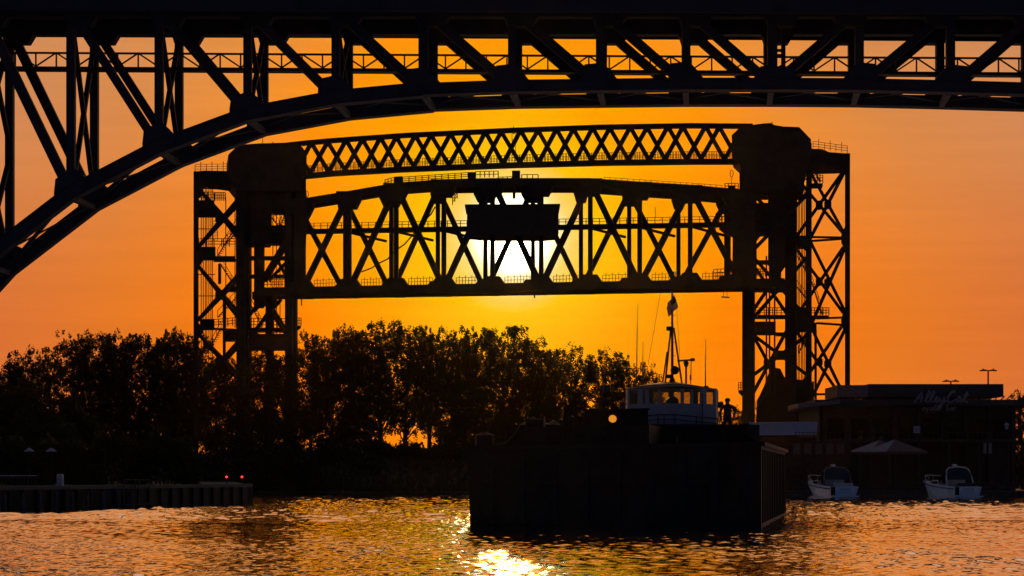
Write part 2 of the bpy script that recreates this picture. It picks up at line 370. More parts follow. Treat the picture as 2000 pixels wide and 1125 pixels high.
def rail(par, v, x0, y0, x1, y1, h, n_, rails=2, m='dark', tk=1.6, tall=0):
    g = MB()
    for i in range(n_+1):
        f = i/n_; x = x0+(x1-x0)*f; y = y0+(y1-y0)*f
        g.bar(PL(x, y, v), PL(x, y-h-(tall if i % 2 else 0), v), tk*PXL, tk*PXL, LN)
    for r_ in range(rails):
        hh = h*(1-r_/rails)
        g.bar(PL(x0, y0-hh, v), PL(x1, y1-hh, v), tk*PXL*.8, tk*PXL*.8, LN)
    return g.build('railing', m, par)
def lin(pts, x):
    for (a, b_), (c, d) in zip(pts, pts[1:]):
        if x <= c: return b_+(d-b_)*(x-a)/(c-a)
    return pts[-1][1]

span = thing('lift_span', PL(1020, 570, 3), 'raised steel truss lift span hanging between the two towers, sun behind its middle', 'bridge span')
nx_ = [498, 590, 682, 774, 867, 962, 1057, 1153, 1249.5, 1348, 1446, 1532]
TOP = [(498, 412), (590, 394), (682, 379), (774, 363), (867, 356), (962, 354), (1057, 354), (1153, 354), (1249, 361), (1348, 367), (1446, 376), (1532, 388)]
BOT = [(498, 570), (1532, 552)]
UPN = {1, 2, 4, 6, 8}
for far in (0, 1):
    o_ = LV*far; sc_ = .9 if far else 1
    tp = [PL(x, lin(TOP, x))+o_ for x in nx_]; bt = [PL(x, lin(BOT, x))+o_ for x in nx_]
    for i in range(len(nx_)-1):
        if i >= 0: MB().bar(bt[i], bt[i+1], 16*PXL, .9, LN).build('bottom_chord', 'rust', span)
        if 1 <= i <= 9: MB().bar(tp[i]-Vector((0, 0, 2*PXL*(i > 3))), tp[i+1]-Vector((0, 0, 2*PXL*(i > 3))), (11 if i < 4 else 15)*PXL, .8, LN).build('top_chord', 'rust', span)
        up = (i in UPN) != bool(far)
        if 1 <= i <= 9:
            p, q_ = (bt[i], tp[i+1]) if up else (tp[i], bt[i+1])
            MB().bar(p, q_, (11.5 if not far else 10)*PXL, .5, LN).build('diagonal', 'rust', span)
    for i in range(1, len(nx_)-1):
        MB().bar(tp[i], bt[i], (8.5 if 1 < i < 10 else 14)*sc_*PXL, .5, LN).build('vertical', 'rust', span)
        x = nx_[i]; y = lin(BOT, x); yt = lin(TOP, x)
        g = [PL(x+a, y+b_)+o_-LN*.5 for a, b_ in ((-26, 8), (-22, -10), (-14, -22), (14, -22), (22, -10), (26, 8))]
        MB().prism(g, LN*1.0).build('gusset_plate', 'rust', span)
        wide = 1 if (i in (2, 4, 7, 8, 9)) != bool(far) or far == 0 else .6
        g = [PL(x+a*wide, yt+b_)+o_-LN*.48 for a, b_ in ((-24, -5), (24, -5), (22, 14), (14, 30), (-14, 30), (-22, 14))]
        MB().prism(g, LN*.96).build('top_gusset', 'rust', span)
# cross frames between the trusses
for i in range(1, len(nx_)-1):
    for y, d_ in ((lin(BOT, nx_[i]), .5), (lin(TOP, nx_[i]), .45)):
        p = PL(nx_[i], y); MB().bar(p, p+LV, d_, d_, (0, 0, 1)).build('cross_beam', 'rust', span)
    if 2 <= i < 10:
        p = PL(nx_[i]+4, 455-(nx_[i]-682)*.018); q_ = PL(nx_[i+1]-12, 463-(nx_[i]-682)*.018)+LV*.8
        if not 900 < nx_[i] < 1060: MB().bar(p, q_, .28, .3, (0, 0, 1)).build('strut', 'rust', span)
# lower deck of the span
plate(span, 'track_deck', [(500, 563), (1530, 546), (1530, 560), (500, 577)], 1, 4.2)
# middle gangway and its railing
def gy_(x): return 447-(x-600)*.0165
plate(span, 'gangway', [(560, gy_(560)), (1490, gy_(1490)), (1490, gy_(1490)+8), (560, gy_(560)+8)], 2.2, 1.6, 'rust')
for x0, x1 in ((600, 760), (760, 912), (1092, 1250), (1250, 1425)):
    rail(span, 2.2, x0, gy_(x0), x1, gy_(x1), 11, 12, 2, tk=1.4)
for x0, x1 in zip(nx_[1:-2], nx_[2:-1]):
    rail(span, -.6, x0+24, lin(BOT, x0)-8, x1-22, lin(BOT, x1)-8, 13, 8, 2, tk=1.1, tall=4)
# haul cable strung slackly across the left panels
MB().tube([PL(x, y, 3) for x, y in ((706, 531), (727, 523), (738, 515), (757, 506), (772, 490), (790, 477), (800, 466), (830, 430), (842, 418), (850, 404))], .1).build('slack_cable', 'dark', span)
# operator's house in the middle of the span
oh = plate(span, 'operator_house', [(912, 402), (1091, 401), (1091, 456), (1060, 459), (970, 459), (912, 455)], -1.2, 7.2, mat('brown_house_boards', (.07, .036, .02), .8, var=.25, scale=1.2))
plate(span, 'house_roof', [(908, 399), (1094, 398), (1094, 402.5), (908, 403.5)], -1.5, 7.8)
# things on the top chord
plate(span, 'equipment_box', [(770, 345), (786, 344), (786, 358), (770, 358)], 0, 2)
plate(span, 'equipment_box', [(914, 336), (929, 336), (929, 352), (914, 352)], 0, 2)
plate(span, 'equipment_box', [(1000, 333), (1016, 333), (1016, 352), (1000, 352)], 0, 2)
plate(span, 'equipment_box', [(1424, 362), (1436, 362), (1436, 374), (1424, 374)], 0, 1)
mem(span, 'vent_pipe', 0, 1004, 352, 1004, 388, 5)
rail(span, 0, 786, 357, 914, 348, 11, 10, 3)
rail(span, 0, 752, 362, 770, 357, 11, 3, 2)
rail(span, 0, 929, 347, 973, 346, 12, 5, 2)
rail(span, 0, 973, 350, 1000, 349, 4, 3, 1)
rail(span, 0, 1019, 350, 1051, 350, 9, 3, 1)
rail(span, 0, 1416, 374, 1442, 374, 16, 4, 3)
rail(span, -.3, 1180, 350, 1410, 366, 4, 20, 1, tk=1)
rail(span, -.6, 1394, 546, 1415, 545, 20, 3, 3)
rail(span, .5, 1398, 448, 1415, 428, 30, 3, 4)
mem(span, 'aerial', 0, 1429, 362, 1429, 346, 1)
MB().tube([PL(1429+3*math.sin(a), 339-7*math.cos(a)) for a in np.linspace(0, 6.28, 13)], .05).build('loop_aerial', 'dark', span)
mem(span, 'aerial', 0, 1280, 425, 1280, 405, 1)
mem(span, 'drain_pipe', 0, 1044, 570, 1044, 582, 2.5)
mem(span, 'drain_pipe', 0, 589, 575, 589, 597, 2)
hb = MB()
for x in (1413, 1420): hb.bar(PL(x, 565), PL(x, 580), .06)
hb.bar(PL(1409, 580), PL(1425, 581), .16); hb.build('hanging_cradle', 'dark', span)
rail(span, 2, 884, 400, 893, 388, 16, 2, 3)

# overhead truss joining the tower tops
ot = thing('overhead_truss', PL(1020, 290, 3), 'long lattice truss joining the two tower heads above the lift span', 'bridge truss')
UT = [(560, 284), (600, 279.5), (650, 275), (790, 265), (1000, 255), (1170, 249), (1350, 246), (1470, 247)]
UB = [(560, 343), (600, 340), (650, 335), (790, 327), (1000, 319), (1170, 314.5), (1350, 312), (1470, 312)]
tn = [540, 608, 676, 743, 811, 880, 948, 1017, 1087, 1157.5, 1231, 1304.5, 1378, 1452]
fn = [572, 640, 708, 774, 842, 912, 979, 1051, 1120, 1191, 1264, 1334, 1405, 1476]
for v_, ns in ((0, tn), (5, fn)):
    for i in range(len(ns)-1):
        m_ = (ns[i]+ns[i+1])/2
        dy = .02*v_*12
        for xa, xb in ((ns[i], m_), (ns[i+1], m_)):
            if xa > 560 : mem(ot, 'lattice_bar', v_, xa, lin(UT, xa)+dy, m_, lin(UB, m_)-dy, 8.3, dp=5)
        g = ((-9, -3), (9, -3), (6, 8), (-6, 8))
        if ns[i] > 560: plate(ot, 'gusset_plate', [(ns[i]+a, lin(UT, ns[i])+b_+dy) for a, b_ in g], v_-.3, .6)
    for a, b_ in zip(UT, UT[1:]): mem(ot, 'top_chord', v_, a[0], a[1]-1+v_*.3, b_[0], b_[1]-1+v_*.3, 8, dp=9)
    for a, b_ in zip(UB, UB[1:]): mem(ot, 'bottom_chord', v_, a[0], a[1]+3, b_[0], b_[1]+3, 9, dp=9)
for a, b_ in zip(UB, UB[1:]):
    plate(ot, 'walkway', [(a[0], a[1]-1), (b_[0], b_[1]-1), (b_[0], b_[1]+7), (a[0], a[1]+7)], 1.8, 1.4)
    rail(ot, 1.8, a[0], a[1], b_[0], b_[1], 16, max(3, int((b_[0]-a[0])/5)), 3, tk=1.1)
    rail(ot, 3.2, a[0], a[1], b_[0], b_[1], 16, max(3, int((b_[0]-a[0])/7)), 2, tk=.9)
rail(ot, 2.5, 1000, 319, 1007, 319, 58, 1, 5, tk=1)
mem(ot, 'aerial', 2.5, 1003, 262, 1003, 246, 1)

def stair(par, v, x0, y0, x1, y1, m='dark'):           # open stair flight with handrail
    g = MB()
    for dv in (0, .8):
        g.bar(PL(x0, y0, v+dv), PL(x1, y1, v+dv), 2*PXL, .08, LN); g.bar(PL(x0, y0-13, v+dv), PL(x1, y1-13, v+dv), 1*PXL, .06, LN)
        for k_ in range(4): f = k_/3; x = x0+(x1-x0)*f; y = y0+(y1-y0)*f; g.bar(PL(x, y, v+dv), PL(x, y-13, v+dv), 1*PXL, .06, LN)
    n_ = max(4, int(abs(y1-y0)/4))
    for k_ in range(n_): f = (k_+.5)/n_; x = x0+(x1-x0)*f; y = y0+(y1-y0)*f; p = PL(x, y, v); g.bar(p, p+LN*.8, .3, .05, (0, 0, 1))
    return g.build('stair_flight', m, par)

# ---- left tower
DEPTH = LX
tl = thing('bridge_tower', PL(480, 928, 3), 'lift bridge tower nearest the left edge, rising out of the trees', 'bridge tower', 'lift bridge towers')
vert(tl, 'leg', 0, 383, 335, 8); vert(tl, 'leg', 6, 382.5, 340, 7)
vert(tl, 'leg', 0, 471, 300, 15); vert(tl, 'leg', 6, 482, 300, 16)
vert(tl, 'leg', 0, 565, 300, 14); vert(tl, 'leg', 6, 572.5, 300, 15)
plate(tl, 'sheave_house', [(446, 350), (446, 302), (465, 283), (505, 280), (580, 278), (592, 289), (599, 302), (599, 340), (590, 348), (586, 372), (464, 372)], -1.2, 9)
plate(tl, 'top_beam', [(379, 335), (400, 333), (448, 334), (464, 340), (464, 362), (428, 357), (379, 355)], -.3, 6.6)
for v_, xb in ((0, 471), (6, 482)):
    for y0, y1, y2, y3 in ((366, 472, 484, 382), (518, 628, 626, 530), (650, 748, 760, 660)):
        mem(tl, 'diagonal', v_, 386, y0, xb, y1, 6.2); mem(tl, 'diagonal', v_, 386, y2, xb, y3, 6.2)
        plate(tl, 'gusset_plate', [(386+(xb-386)*.5+a, (y0+y1+y2+y3)/4+b_) for a, b_ in ((-8, -5), (0, -10), (8, -5), (8, 6), (0, 10), (-8, 6))], v_-.4, .8)
    for y0, y1 in ((505, 509), (641, 645)): mem(tl, 'horizontal', v_, 386, y0, xb, y1, 4.5)
    for y in (372, 505, 645): plate(tl, 'gusset_plate', [(380, y-14), (388, y-14), (396, y-4), (396, y+6), (388, y+16), (380, y+16)], v_-.35, .7)
for x0, x1, y0, y1 in ((386, 419, 391, 404), (386, 430, 409, 418), (386, 421, 482, 503), (391, 419, 623, 641), (437, 466, 646, 664), (418, 460, 500, 506), (448, 464, 560, 566)):
    plate(tl, 'platform', [(x0, y0), (x1, y0), (x1, y1), (x0, y1)], 1, 4)
for x in (393, 397, 401, 404, 408, 412, 415): vert(tl, 'rope', 3+random.random(), x, 355, 1.3, 'dark', y1=720)
for x in (441, 459, 461.5): vert(tl, 'conduit', 3.5, x, 385, 1.5, 'dark', y1=640)
for x, y0, y1 in ((429, 515, 555), (438, 575, 700)): vert(tl, 'post', 3, x, y0, 5, y1=y1)
for a in ((430, 368, 462, 340), (425, 500, 462, 440), (430, 515, 462, 565), (436, 480, 462, 455), (425, 620, 462, 580), (432, 640, 405, 690)): stair(tl, 2.4, *a)
for a in ((420, 392, 440, 392), (388, 482, 463, 482), (418, 640, 463, 636), (420, 365, 438, 368), (388, 391, 418, 391)): rail(tl, 1, *a, 16, 5, 3)
rail(tl, 3, 381, 335, 447, 334, 14, 6, 3, tk=1, tall=5)
for y in (447, 536, 578): mem(tl, 'rope_guide', 3, 386, y, 420, y, 1.6, 'dark')
ld = MB()
for x in (416, 425): ld.bar(PL(x, 450, 2), PL(x, 470, 2), .08)
for y in np.arange(430, 472, 3): ld.bar(PL(416, y, 2), PL(425, y, 2), .05)
ld.build('ladder', 'dark', tl)
# inner bay
mem(tl, 'diagonal', 0, 515, 548, 560, 472, 12); mem(tl, 'diagonal', 6, 540, 505, 562, 545, 6); mem(tl, 'diagonal', 6, 525, 548, 560, 512, 6)
for v_, d_ in ((0, 0), (6, 9)):
    mem(tl, 'diagonal', v_, 486+d_, 618-d_, 514+d_, 580, 6); mem(tl, 'diagonal', v_, 511+d_, 582, 560, 655-d_, 6)
    mem(tl, 'diagonal', v_, 486, 668-d_, 540+d_, 585, 6)
plate(tl, 'hanger', [(497, 478), (517, 478), (517, 600), (497, 600)], 2, 2)
vert(tl, 'column', 3, 527, 575, 14, zb=2)
for y, h in ((405, 8), (440, 34), (500, 3), (536, 3), (640, 6), (652, 30)): plate(tl, 'platform', [(486, y), (562, y), (562, y+h), (486, y+h)], 1.5, 4)
for x in (533, 540, 547): vert(tl, 'rope', 3, x, 400, 1.5, 'dark', y1=680)
rail(tl, 1.5, 488, 640, 558, 640, 18, 9, 3)
rail(tl, 1.5, 515, 560, 558, 560, 14, 6, 3)
stair(tl, 3, 491, 598, 512, 638); stair(tl, 3, 491, 662, 512, 640); stair(tl, 3, 530, 425, 545, 442); stair(tl, 3, 546, 445, 558, 415)
plate(tl, 'side_balcony', [(580, 636), (588, 636), (588, 640), (580, 646)], 0, 3); rail(tl, 0, 580, 636, 588, 636, 15, 2, 3); rail(tl, 3, 580, 636, 588, 636, 15, 2, 3)
plate(tl, 'side_plate', [(586, 348), (596, 350), (600, 392), (599, 455), (597, 480), (588, 498), (588, 556), (574, 556), (574, 400)], -.2, 1.2)
vert(tl, 'conduit', 0, 583, 352, 5, y1=400); mem(tl, 'aerial', 0, 513, 282, 513, 266, 1); mem(tl, 'aerial', 0, 533, 280, 533, 277, 1.5)
MB().tube([PL(600+2.5*math.sin(a), 379-6*math.cos(a)) for a in np.linspace(0, 6.28, 11)], .05).build('loop_aerial', 'dark', tl)
for pts in ([(464, 340), (490, 340), (490, 478), (464, 478)], [(531, 340), (560, 340), (560, 408), (531, 408)], [(490, 340), (531, 340), (531, 374), (490, 374)], [(531, 441), (560, 441), (560, 466), (531, 466)], [(558, 340), (598, 345), (598, 480), (588, 498), (588, 556), (558, 556)]):
    plate(tl, 'guide_plate', pts, 1.2, 3.4)
cwl = plate(None, 'counterweight', [(490, 374), (531, 374), (531, 476), (490, 476)], .6, 4.8, 'rust'); tag(cwl, 'dark counterweight block hanging in the tower that rises from the trees', 'counterweight', 'tower counterweights')
pb = PL(520, 928, 3)
MB().box(pb.x-9.5, pb.x+5.5, pb.y-6, pb.y+8, -1, 4.5).build('pier', 'concrete', tl)

# ---- right tower
DEPTH = Vector((.12, .99, 0))
tr_ = thing('bridge_tower', PL(1550, 928, 3), 'lift bridge tower standing behind the restaurant roof', 'bridge tower', 'lift bridge towers')
vert(tr_, 'leg', 0, 1467.5, 300, 13); vert(tr_, 'leg', 6, 1456.5, 300, 13)
vert(tr_, 'leg', 6, 1545, 300, 22); vert(tr_, 'leg', 0, 1580, 280, 10)
vert(tr_, 'leg', 0, 1655.5, 300, 9); vert(tr_, 'leg', 6, 1654.5, 304, 8)
vert(tr_, 'pipe', 1, 1593, 642, 4.5)
plate(tr_, 'sheave_house', [(1447, 340), (1447, 322), (1430, 306), (1429, 264), (1447, 247), (1490, 241), (1506, 240), (1512, 244), (1530, 247), (1561, 248), (1584, 272), (1584, 300), (1572, 345), (1570, 372), (1447, 372)], -1.2, 9)
plate(tr_, 'top_beam', [(1570, 290), (1606, 291), (1619, 297), (1659.5, 300), (1659.5, 322), (1640, 324), (1570, 326)], -.3, 6.6)
for v_, xb, seg in ((0, 1582, ((335, 462, 330, 467), (470, 612, 480, 640), (634, 780, 640, 785))), (6, 1548, ((338, 462, 328, 472), (476, 618, 476, 628), (636, 788, 626, 776)))):
    for y0, y1, y2, y3 in seg:
        mem(tr_, 'diagonal', v_, xb, y0, 1652, y1, 6); mem(tr_, 'diagonal', v_, 1652, y2, xb, y3, 6)
        plate(tr_, 'gusset_plate', [(xb+(1652-xb)*.5+a, (y0+y1+y2+y3)/4+b_) for a, b_ in ((-7, -5), (0, -9), (7, -5), (7, 6), (0, 9), (-7, 6))], v_-.4, .8)
    for y in (465, 627): plate(tr_, 'gusset_plate', [(1657, y-22), (1650, y-22), (1643, y-6), (1643, y+8), (1650, y+22), (1657, y+22)], v_-.35, .7)
    plate(tr_, 'gusset_plate', [(1657, 318), (1644, 318), (1646, 332), (1652, 340), (1657, 340)], v_-.35, .7)
mem(tr_, 'horizontal', 0, 1580, 471, 1652, 466, 4); mem(tr_, 'horizontal', 6, 1580, 463, 1652, 464, 4)
mem(tr_, 'horizontal', 6, 1595, 622, 1652, 620, 4); mem(tr_, 'horizontal', 0, 1595, 631, 1652, 635, 4); mem(tr_, 'horizontal', 0, 1588, 770, 1652, 770, 4)
for v_, xa, xb in ((0, 1468, 1580), (6, 1458, 1545)):
    for y0, y1 in ((376, 492), (498, 625), (652 if v_ == 0 else 630, 735 if v_ == 0 else 792)):
        mem(tr_, 'diagonal', v_, xa, y0, xb, y1, 6.5); mem(tr_, 'diagonal', v_, xa, y1, xb, y0, 6.5)
        plate(tr_, 'gusset_plate', [((xa+xb)/2+a, (y0+y1)/2+b_) for a, b_ in ((-10, -9), (10, -9), (10, 9), (-10, 9))], v_-.4, .8)
for x0, x1, y0, y1 in ((1474, 1515, 628, 651), (1515, 1536, 649, 653), (1474, 1536, 615, 619), (1474, 1536, 374, 379), (1474, 1536, 396, 432), (1474, 1500, 548, 566), (1474, 1536, 508, 511), (1555, 1580, 460, 480), (1556, 1582, 600, 632), (1556, 1595, 630, 645), (1474, 1536, 442, 455)):
    plate(tr_, 'platform', [(x0, y0), (x1, y0), (x1, y1), (x0, y1)], 1.5, 4)
for x in (1497, 1503, 1513): vert(tr_, 'rope', 3, x, 500, 3, 'dark', y1=770)
for x in (1559, 1562, 1565.5, 1568, 1571, 1574): vert(tr_, 'rope', 2.5+random.random(), x, 370, 1.5, 'dark', y1=760)
for a in ((1560, 360, 1600, 330), (1560, 390, 1580, 370), (1582, 540, 1606, 615), (1558, 500, 1580, 540), (1556, 560, 1580, 590), (1560, 690, 1580, 650), (1476, 800, 1496, 765)): stair(tr_, 1.2, *a)
stair(tr_, 0, 1588, 330, 1602, 355)
plate(tr_, 'platform', [(1585, 358), (1607, 358), (1607, 362), (1585, 362)], 0, 3); rail(tr_, 0, 1585, 358, 1607, 358, 16, 4, 3)
plate(tr_, 'platform', [(1585, 616), (1619, 616), (1619, 620), (1585, 620)], 0, 3); rail(tr_, 0, 1585, 616, 1619, 616, 15, 6, 3)
for a in ((1476, 616, 1534, 616), (1476, 540, 1498, 540), (1476, 455, 1500, 455)): rail(tr_, 1.5, *a, 15, 7, 3)
plate(tr_, 'side_balcony', [(1442, 762), (1452, 762), (1452, 775), (1442, 766)], 0, 3); rail(tr_, 0, 1442, 762, 1452, 762, 15, 2, 3); rail(tr_, 3, 1442, 762, 1452, 762, 15, 2, 3)
rail(tr_, 3, 1588, 290, 1655, 299, 14, 6, 3, tk=1, tall=6)
vert(tr_, 'conduit', 0, 1447, 335, 5, y1=380); mem(tr_, 'aerial', 0, 1508, 245, 1508, 238, 1.5)
plate(tr_, 'side_plate', [(1410, 384), (1450, 375), (1478, 372), (1478, 556), (1450, 556), (1430, 548), (1431, 462), (1418, 458), (1404, 446), (1418, 434), (1422, 404)], -.2, 1.2)
plate(tr_, 'machine_house', [(1476, 835), (1478, 785), (1493, 752), (1503, 724), (1514, 718), (1524, 720), (1533, 738), (1590, 745), (1590, 935), (1476, 935)], 7, 7)
for pts in ([(1490, 340), (1557, 340), (1557, 380), (1490, 380)], [(1535, 380), (1557, 380), (1557, 466), (1535, 466)], [(1490, 396), (1500, 396), (1500, 440), (1490, 440)], [(1503, 512), (1526, 512), (1526, 548), (1503, 548)]):
    plate(tr_, 'guide_plate', pts, 1.2, 3.4)
cw2 = plate(None, 'counterweight', [(1500, 380), (1535, 380), (1535, 512), (1500, 512)], .6, 4.8, 'rust'); tag(cw2, 'dark counterweight block hanging in the tower behind the restaurant', 'counterweight', 'tower counterweights')
pb = PL(1525, 928, 3)
MB().box(pb.x-5.5, pb.x+10, pb.y-6, pb.y+8, -1, 6.5).build('pier', 'concrete', tr_)

# ------------------------------------------------------------------ trees
def leaves(pts, size, seed):
    g = np.random.default_rng(seed); n_ = len(pts)
    u = g.normal(size=(n_, 3)); u /= np.linalg.norm(u, axis=1)[:, None]
    w_ = g.normal(size=(n_, 3)); w_ -= (w_*u).sum(1)[:, None]*u; w_ /= np.linalg.norm(w_, axis=1)[:, None]
    s_ = size*g.uniform(.6, 1.35, (n_, 1))
    q_ = np.stack([pts-u*s_*.62, pts+w_*s_*.42+u*s_*.05, pts+u*s_*.62, pts-w_*s_*.42+u*s_*.05], 1).reshape(-1, 3)
    return q_
def leaf_mesh(name, q_, m):
    n_ = len(q_)//4; me = bpy.data.meshes.new(name); me.vertices.add(len(q_)); me.vertices.foreach_set('co', q_.ravel().astype('f'))
    me.loops.add(n_*4); me.loops.foreach_set('vertex_index', np.arange(n_*4).astype('i')); me.polygons.add(n_)
    me.polygons.foreach_set('loop_start', np.arange(0, n_*4, 4).astype('i')); me.update(calc_edges=True); me.materials.append(M[m]); return me
def tree_proto(seed, H=1.0, wid=.30, dens=1.0, base=.18, leaf=.0145, style='round'):
    """a tree one unit tall: trunk mesh with limbs, crown mesh of leaf clumps"""
    g = np.random.default_rng(seed); mb = MB(); pts = []
    lean = g.normal(0, .02, 2); tr0 = [Vector((lean[0]*k, lean[1]*k, .8*k)) for k in (0, .3, .6, 1)]
    mb.tube(tr0, [.022, .017, .012, .004], 7)
    nl = int(34*dens)
    for k in range(nl):
        f = (k+.5)/nl; z = base+(.96-base)*f**.92
        prof = {'round': math.sin(math.pi*min(1, .22+.70*f))**.6, 'tall': math.sin(math.pi*min(1, .20+.72*f))**.6*.95, 'open': math.sin(math.pi*min(1, .25+.7*f))**.7}[style]
        a = k*2.4+g.uniform(-.5, .5); r = wid*prof*math.sqrt(g.uniform(.12, 1))
        c = np.array([r*math.cos(a)+lean[0], r*math.sin(a)+lean[1], z*(1-.10*(r/wid)**2)])
        st = Vector((lean[0]*z, lean[1]*z, max(.05, min(.78, c[2]*.72-.08))))
        mb.tube([st, st.lerp(Vector(c), .55)+Vector((0, 0, .012)), Vector(c)+Vector((0, 0, .02))], [.007, .0045, .0015], 5, False)
        big = g.uniform(.05, .095)
        def knob(cn, rad, n_):                              # a tight knot of leaves with a clear edge
            d = g.normal(size=(n_, 3)); d /= np.linalg.norm(d, axis=1)[:, None]
            pts.append(np.asarray(cn)+d*(g.uniform(0, 1, (n_, 1))**.45)*np.array(rad))
        for j in range(11):
            s_ = g.uniform(.020, .047)
            knob(c+g.normal(0, 1, 3)*np.array([big, big, big*.8])*.8, (s_, s_, s_*1.2), int(31*dens*(s_/.033)**1.5)+7)
        for j in range(3): knob(np.array(st)+(c-np.array(st))*g.uniform(.3, .9)+g.normal(0, .015, 3), (.035, .035, .03), int(28*dens))
        for j in range(4):                                  # upright sprays at the rim
            s_ = g.uniform(.012, .021); knob(c+np.array([*g.normal(0, big*.7, 2), big*g.uniform(.5, 1.25)]), (s_, s_, s_*2), 30)
    pts = np.concatenate(pts)
    me = leaf_mesh('crown', leaves(pts, leaf, seed), 'leaf')
    tme = bpy.data.meshes.new('trunk'); tme.from_pydata(mb.v, [], mb.f); tme.materials.append(M['bark']); tme.update()
    return tme, me
protos = [tree_proto(11, wid=.31, base=.07), tree_proto(12, wid=.29, style='tall', base=.10), tree_proto(13, wid=.38, dens=1.2, base=.05), tree_proto(14, wid=.31, style='open', dens=.85, base=.22), tree_proto(15, wid=.27, dens=.9, style='tall', base=.25), tree_proto(16, wid=.42, dens=1.25, base=.05)]
def tree(px, top, D, kind, sx=1., rot=0., label='', name='cottonwood_tree', cat='tree', group='trees along the far bank', zb=None):
    x = (px-1000)/F*D; z0 = (ground(x, D) if zb is None else zb)-.15; h = HC+(HOR-top)/F*D-z0
    t_ = thing(name, (x, D, z0), label, cat, group); t_.rotation_euler.z = rot; t_.scale = (h*sx, h*sx, h)
    for nm, me in (('trunk', protos[kind][0]), ('crown', protos[kind][1])):
        o = bpy.data.objects.new(nm, me); C.objects.link(o); o.parent = t_
    return t_
rnd = random.Random(5)
TREES = [  # px, top y, distance, kind, width factor, label
    (8, 712, 292, 0, 1.0, 'low tree at the left edge of the bank, its top just above the darker tree'),
    (50, 694, 296, 3, 1.0, 'small open crowned tree second from the left edge'),
    (100, 688, 300, 3, 1.0, 'small loose tree left of the first tall clump'),
    (150, 658, 288, 1, 0.85, 'tall lobed tree where the left treetops step up'),
    (196, 656, 296, 0, 0.91, 'tall tree just right of the step in the left treetops'),
    (238, 662, 290, 4, 0.96, 'narrow tree in the middle of the left treetops'),
    (290, 652, 298, 2, .85, 'broad tallest tree of the left treetops'),
    (335, 656, 288, 0, .95, 'full tree between the broad tree and the lift tower'),
    (372, 662, 296, 1, 1.0, 'tree touching the outer leg of the left lift tower'),
    (420, 708, 284, 0, 1.0, 'tree seen through the outer bay of the left lift tower'),
    (468, 700, 282, 2, .8, 'dense tree in front of the left tower middle legs'),
    (520, 688, 268, 1, .95, 'tree growing inside the foot of the left lift tower'),
    (556, 700, 270, 0, .9, 'tree in front of the inner leg of the left lift tower'),
    (606, 662, 290, 3, 0.85, 'thin tree just right of the left lift tower'),
    (648, 650, 296, 0, .9, 'tree between the lift tower and the two topped tree'),
    (690, 655, 288, 1, 0.96, 'narrow tree left of the highest treetop under the span'),
    (745, 634, 292, 4, 1.11, 'highest tree under the lift span, with a ragged top'),
    (790, 648, 300, 3, 0.98, 'slim tree right of the highest treetop'),
    (838, 642, 290, 4, 0.88, 'slim pointed tree beside the notch in the treetops'),
    (890, 668, 296, 0, 0.85, 'tree filling the notch left of the round domed tree'),
    (935, 648, 286, 2, .85, 'left half of the round domed clump under the sun'),
    (985, 640, 292, 5, .80, 'wide round domed tree right under the sun'),
    (1035, 668, 298, 0, 1.02, 'right shoulder of the round domed clump'),
    (1076, 692, 288, 4, 0.90, 'small pointed tree right of the domed clump'),
    (1128, 690, 294, 3, 1.15, 'open tree left of the tugboat mast, light showing through'),
    (1178, 694, 286, 3, 1.1, 'open tree behind the tugboat funnel'),
    (1228, 706, 298, 0, 1.0, 'lowest tree of the row, behind the wheelhouse corner'),
    (1262, 745, 292, 3, 1.1, 'short tree tucked behind the wheelhouse roof'),
]
for k, (px, top, D, kd, sx, lb) in enumerate(TREES): tree(px, top, D, kd, sx, rnd.uniform(0, 6.28), lb)
tree(1440, 800, 232+40, 3, 1.5, 1., 'small bush between the deckhand and the right lift tower', group='low bushes on the banks', name='bush', cat='bush')
tree(1998, 772, 240, 0, 1.1, 2., 'tree beside the restaurant end wall at the right edge', group='trees by the restaurant')

def shrub(px, top, D, wpx, zb, label, seed, n_=2600, name='shrub', group='shrubs on the wharf', leaf=.2):
    g = np.random.default_rng(seed); x = (px-1000)/F*D; h = HC+(HOR-top)/F*D-zb; rw = wpx/2/F*D
    t_ = thing(name, (x, D, zb-.05), label, 'shrub', group)
    u = g.normal(size=(n_, 3)); u /= np.linalg.norm(u, axis=1)[:, None]; u[:, 2] = np.abs(u[:, 2])
    rr = g.uniform(.55, 1, (n_, 1))**.5; lob = 1+.10*np.sin(u[:, :1]*9+seed)+.08*np.sin(u[:, 1:2]*11+u[:, 2:]*7)
    pts = u*rr*lob*np.array([rw, min(rw, 4.5), h*.93])+g.normal(0, leaf*.7, (n_, 3)); pts[:, 2] = np.abs(pts[:, 2])
    me = leaf_mesh('foliage', leaves(pts, leaf*1.25, seed), 'leaf2'); o = bpy.data.objects.new('foliage', me); C.objects.link(o); o.parent = t_
    mb = MB()
    for k in range(5):
        a = k*1.26; mb.tube([(.2*math.cos(a), .2*math.sin(a), 0), (rw*.35*math.cos(a), 1*math.sin(a), h*.5)], [.06, .02], 5)
    me2 = bpy.data.meshes.new('stem'); me2.from_pydata(mb.v, [], mb.f); me2.materials.append(M['bark']); o = bpy.data.objects.new('stem', me2); C.objects.link(o); o.parent = t_
    return t_
shrub(318, 838, 166, 150, 1.4, 'big rounded shrub at the end of the wharf', 21, 6500)
shrub(215, 838, 172, 130, 1.4, 'flatter shrub just left of the big rounded one', 22, 5000)
shrub(110, 852, 168, 170, 1.4, 'wide low shrub behind the white bollard', 23, 5500)
shrub(10, 850, 160, 150, 1.4, 'low shrub at the left edge above the dock lights', 24, 5000)
shrub(40, 738, 196, 200, 1.4, 'tall dark overgrown bush at the left edge', 25, 9000, leaf=.26)
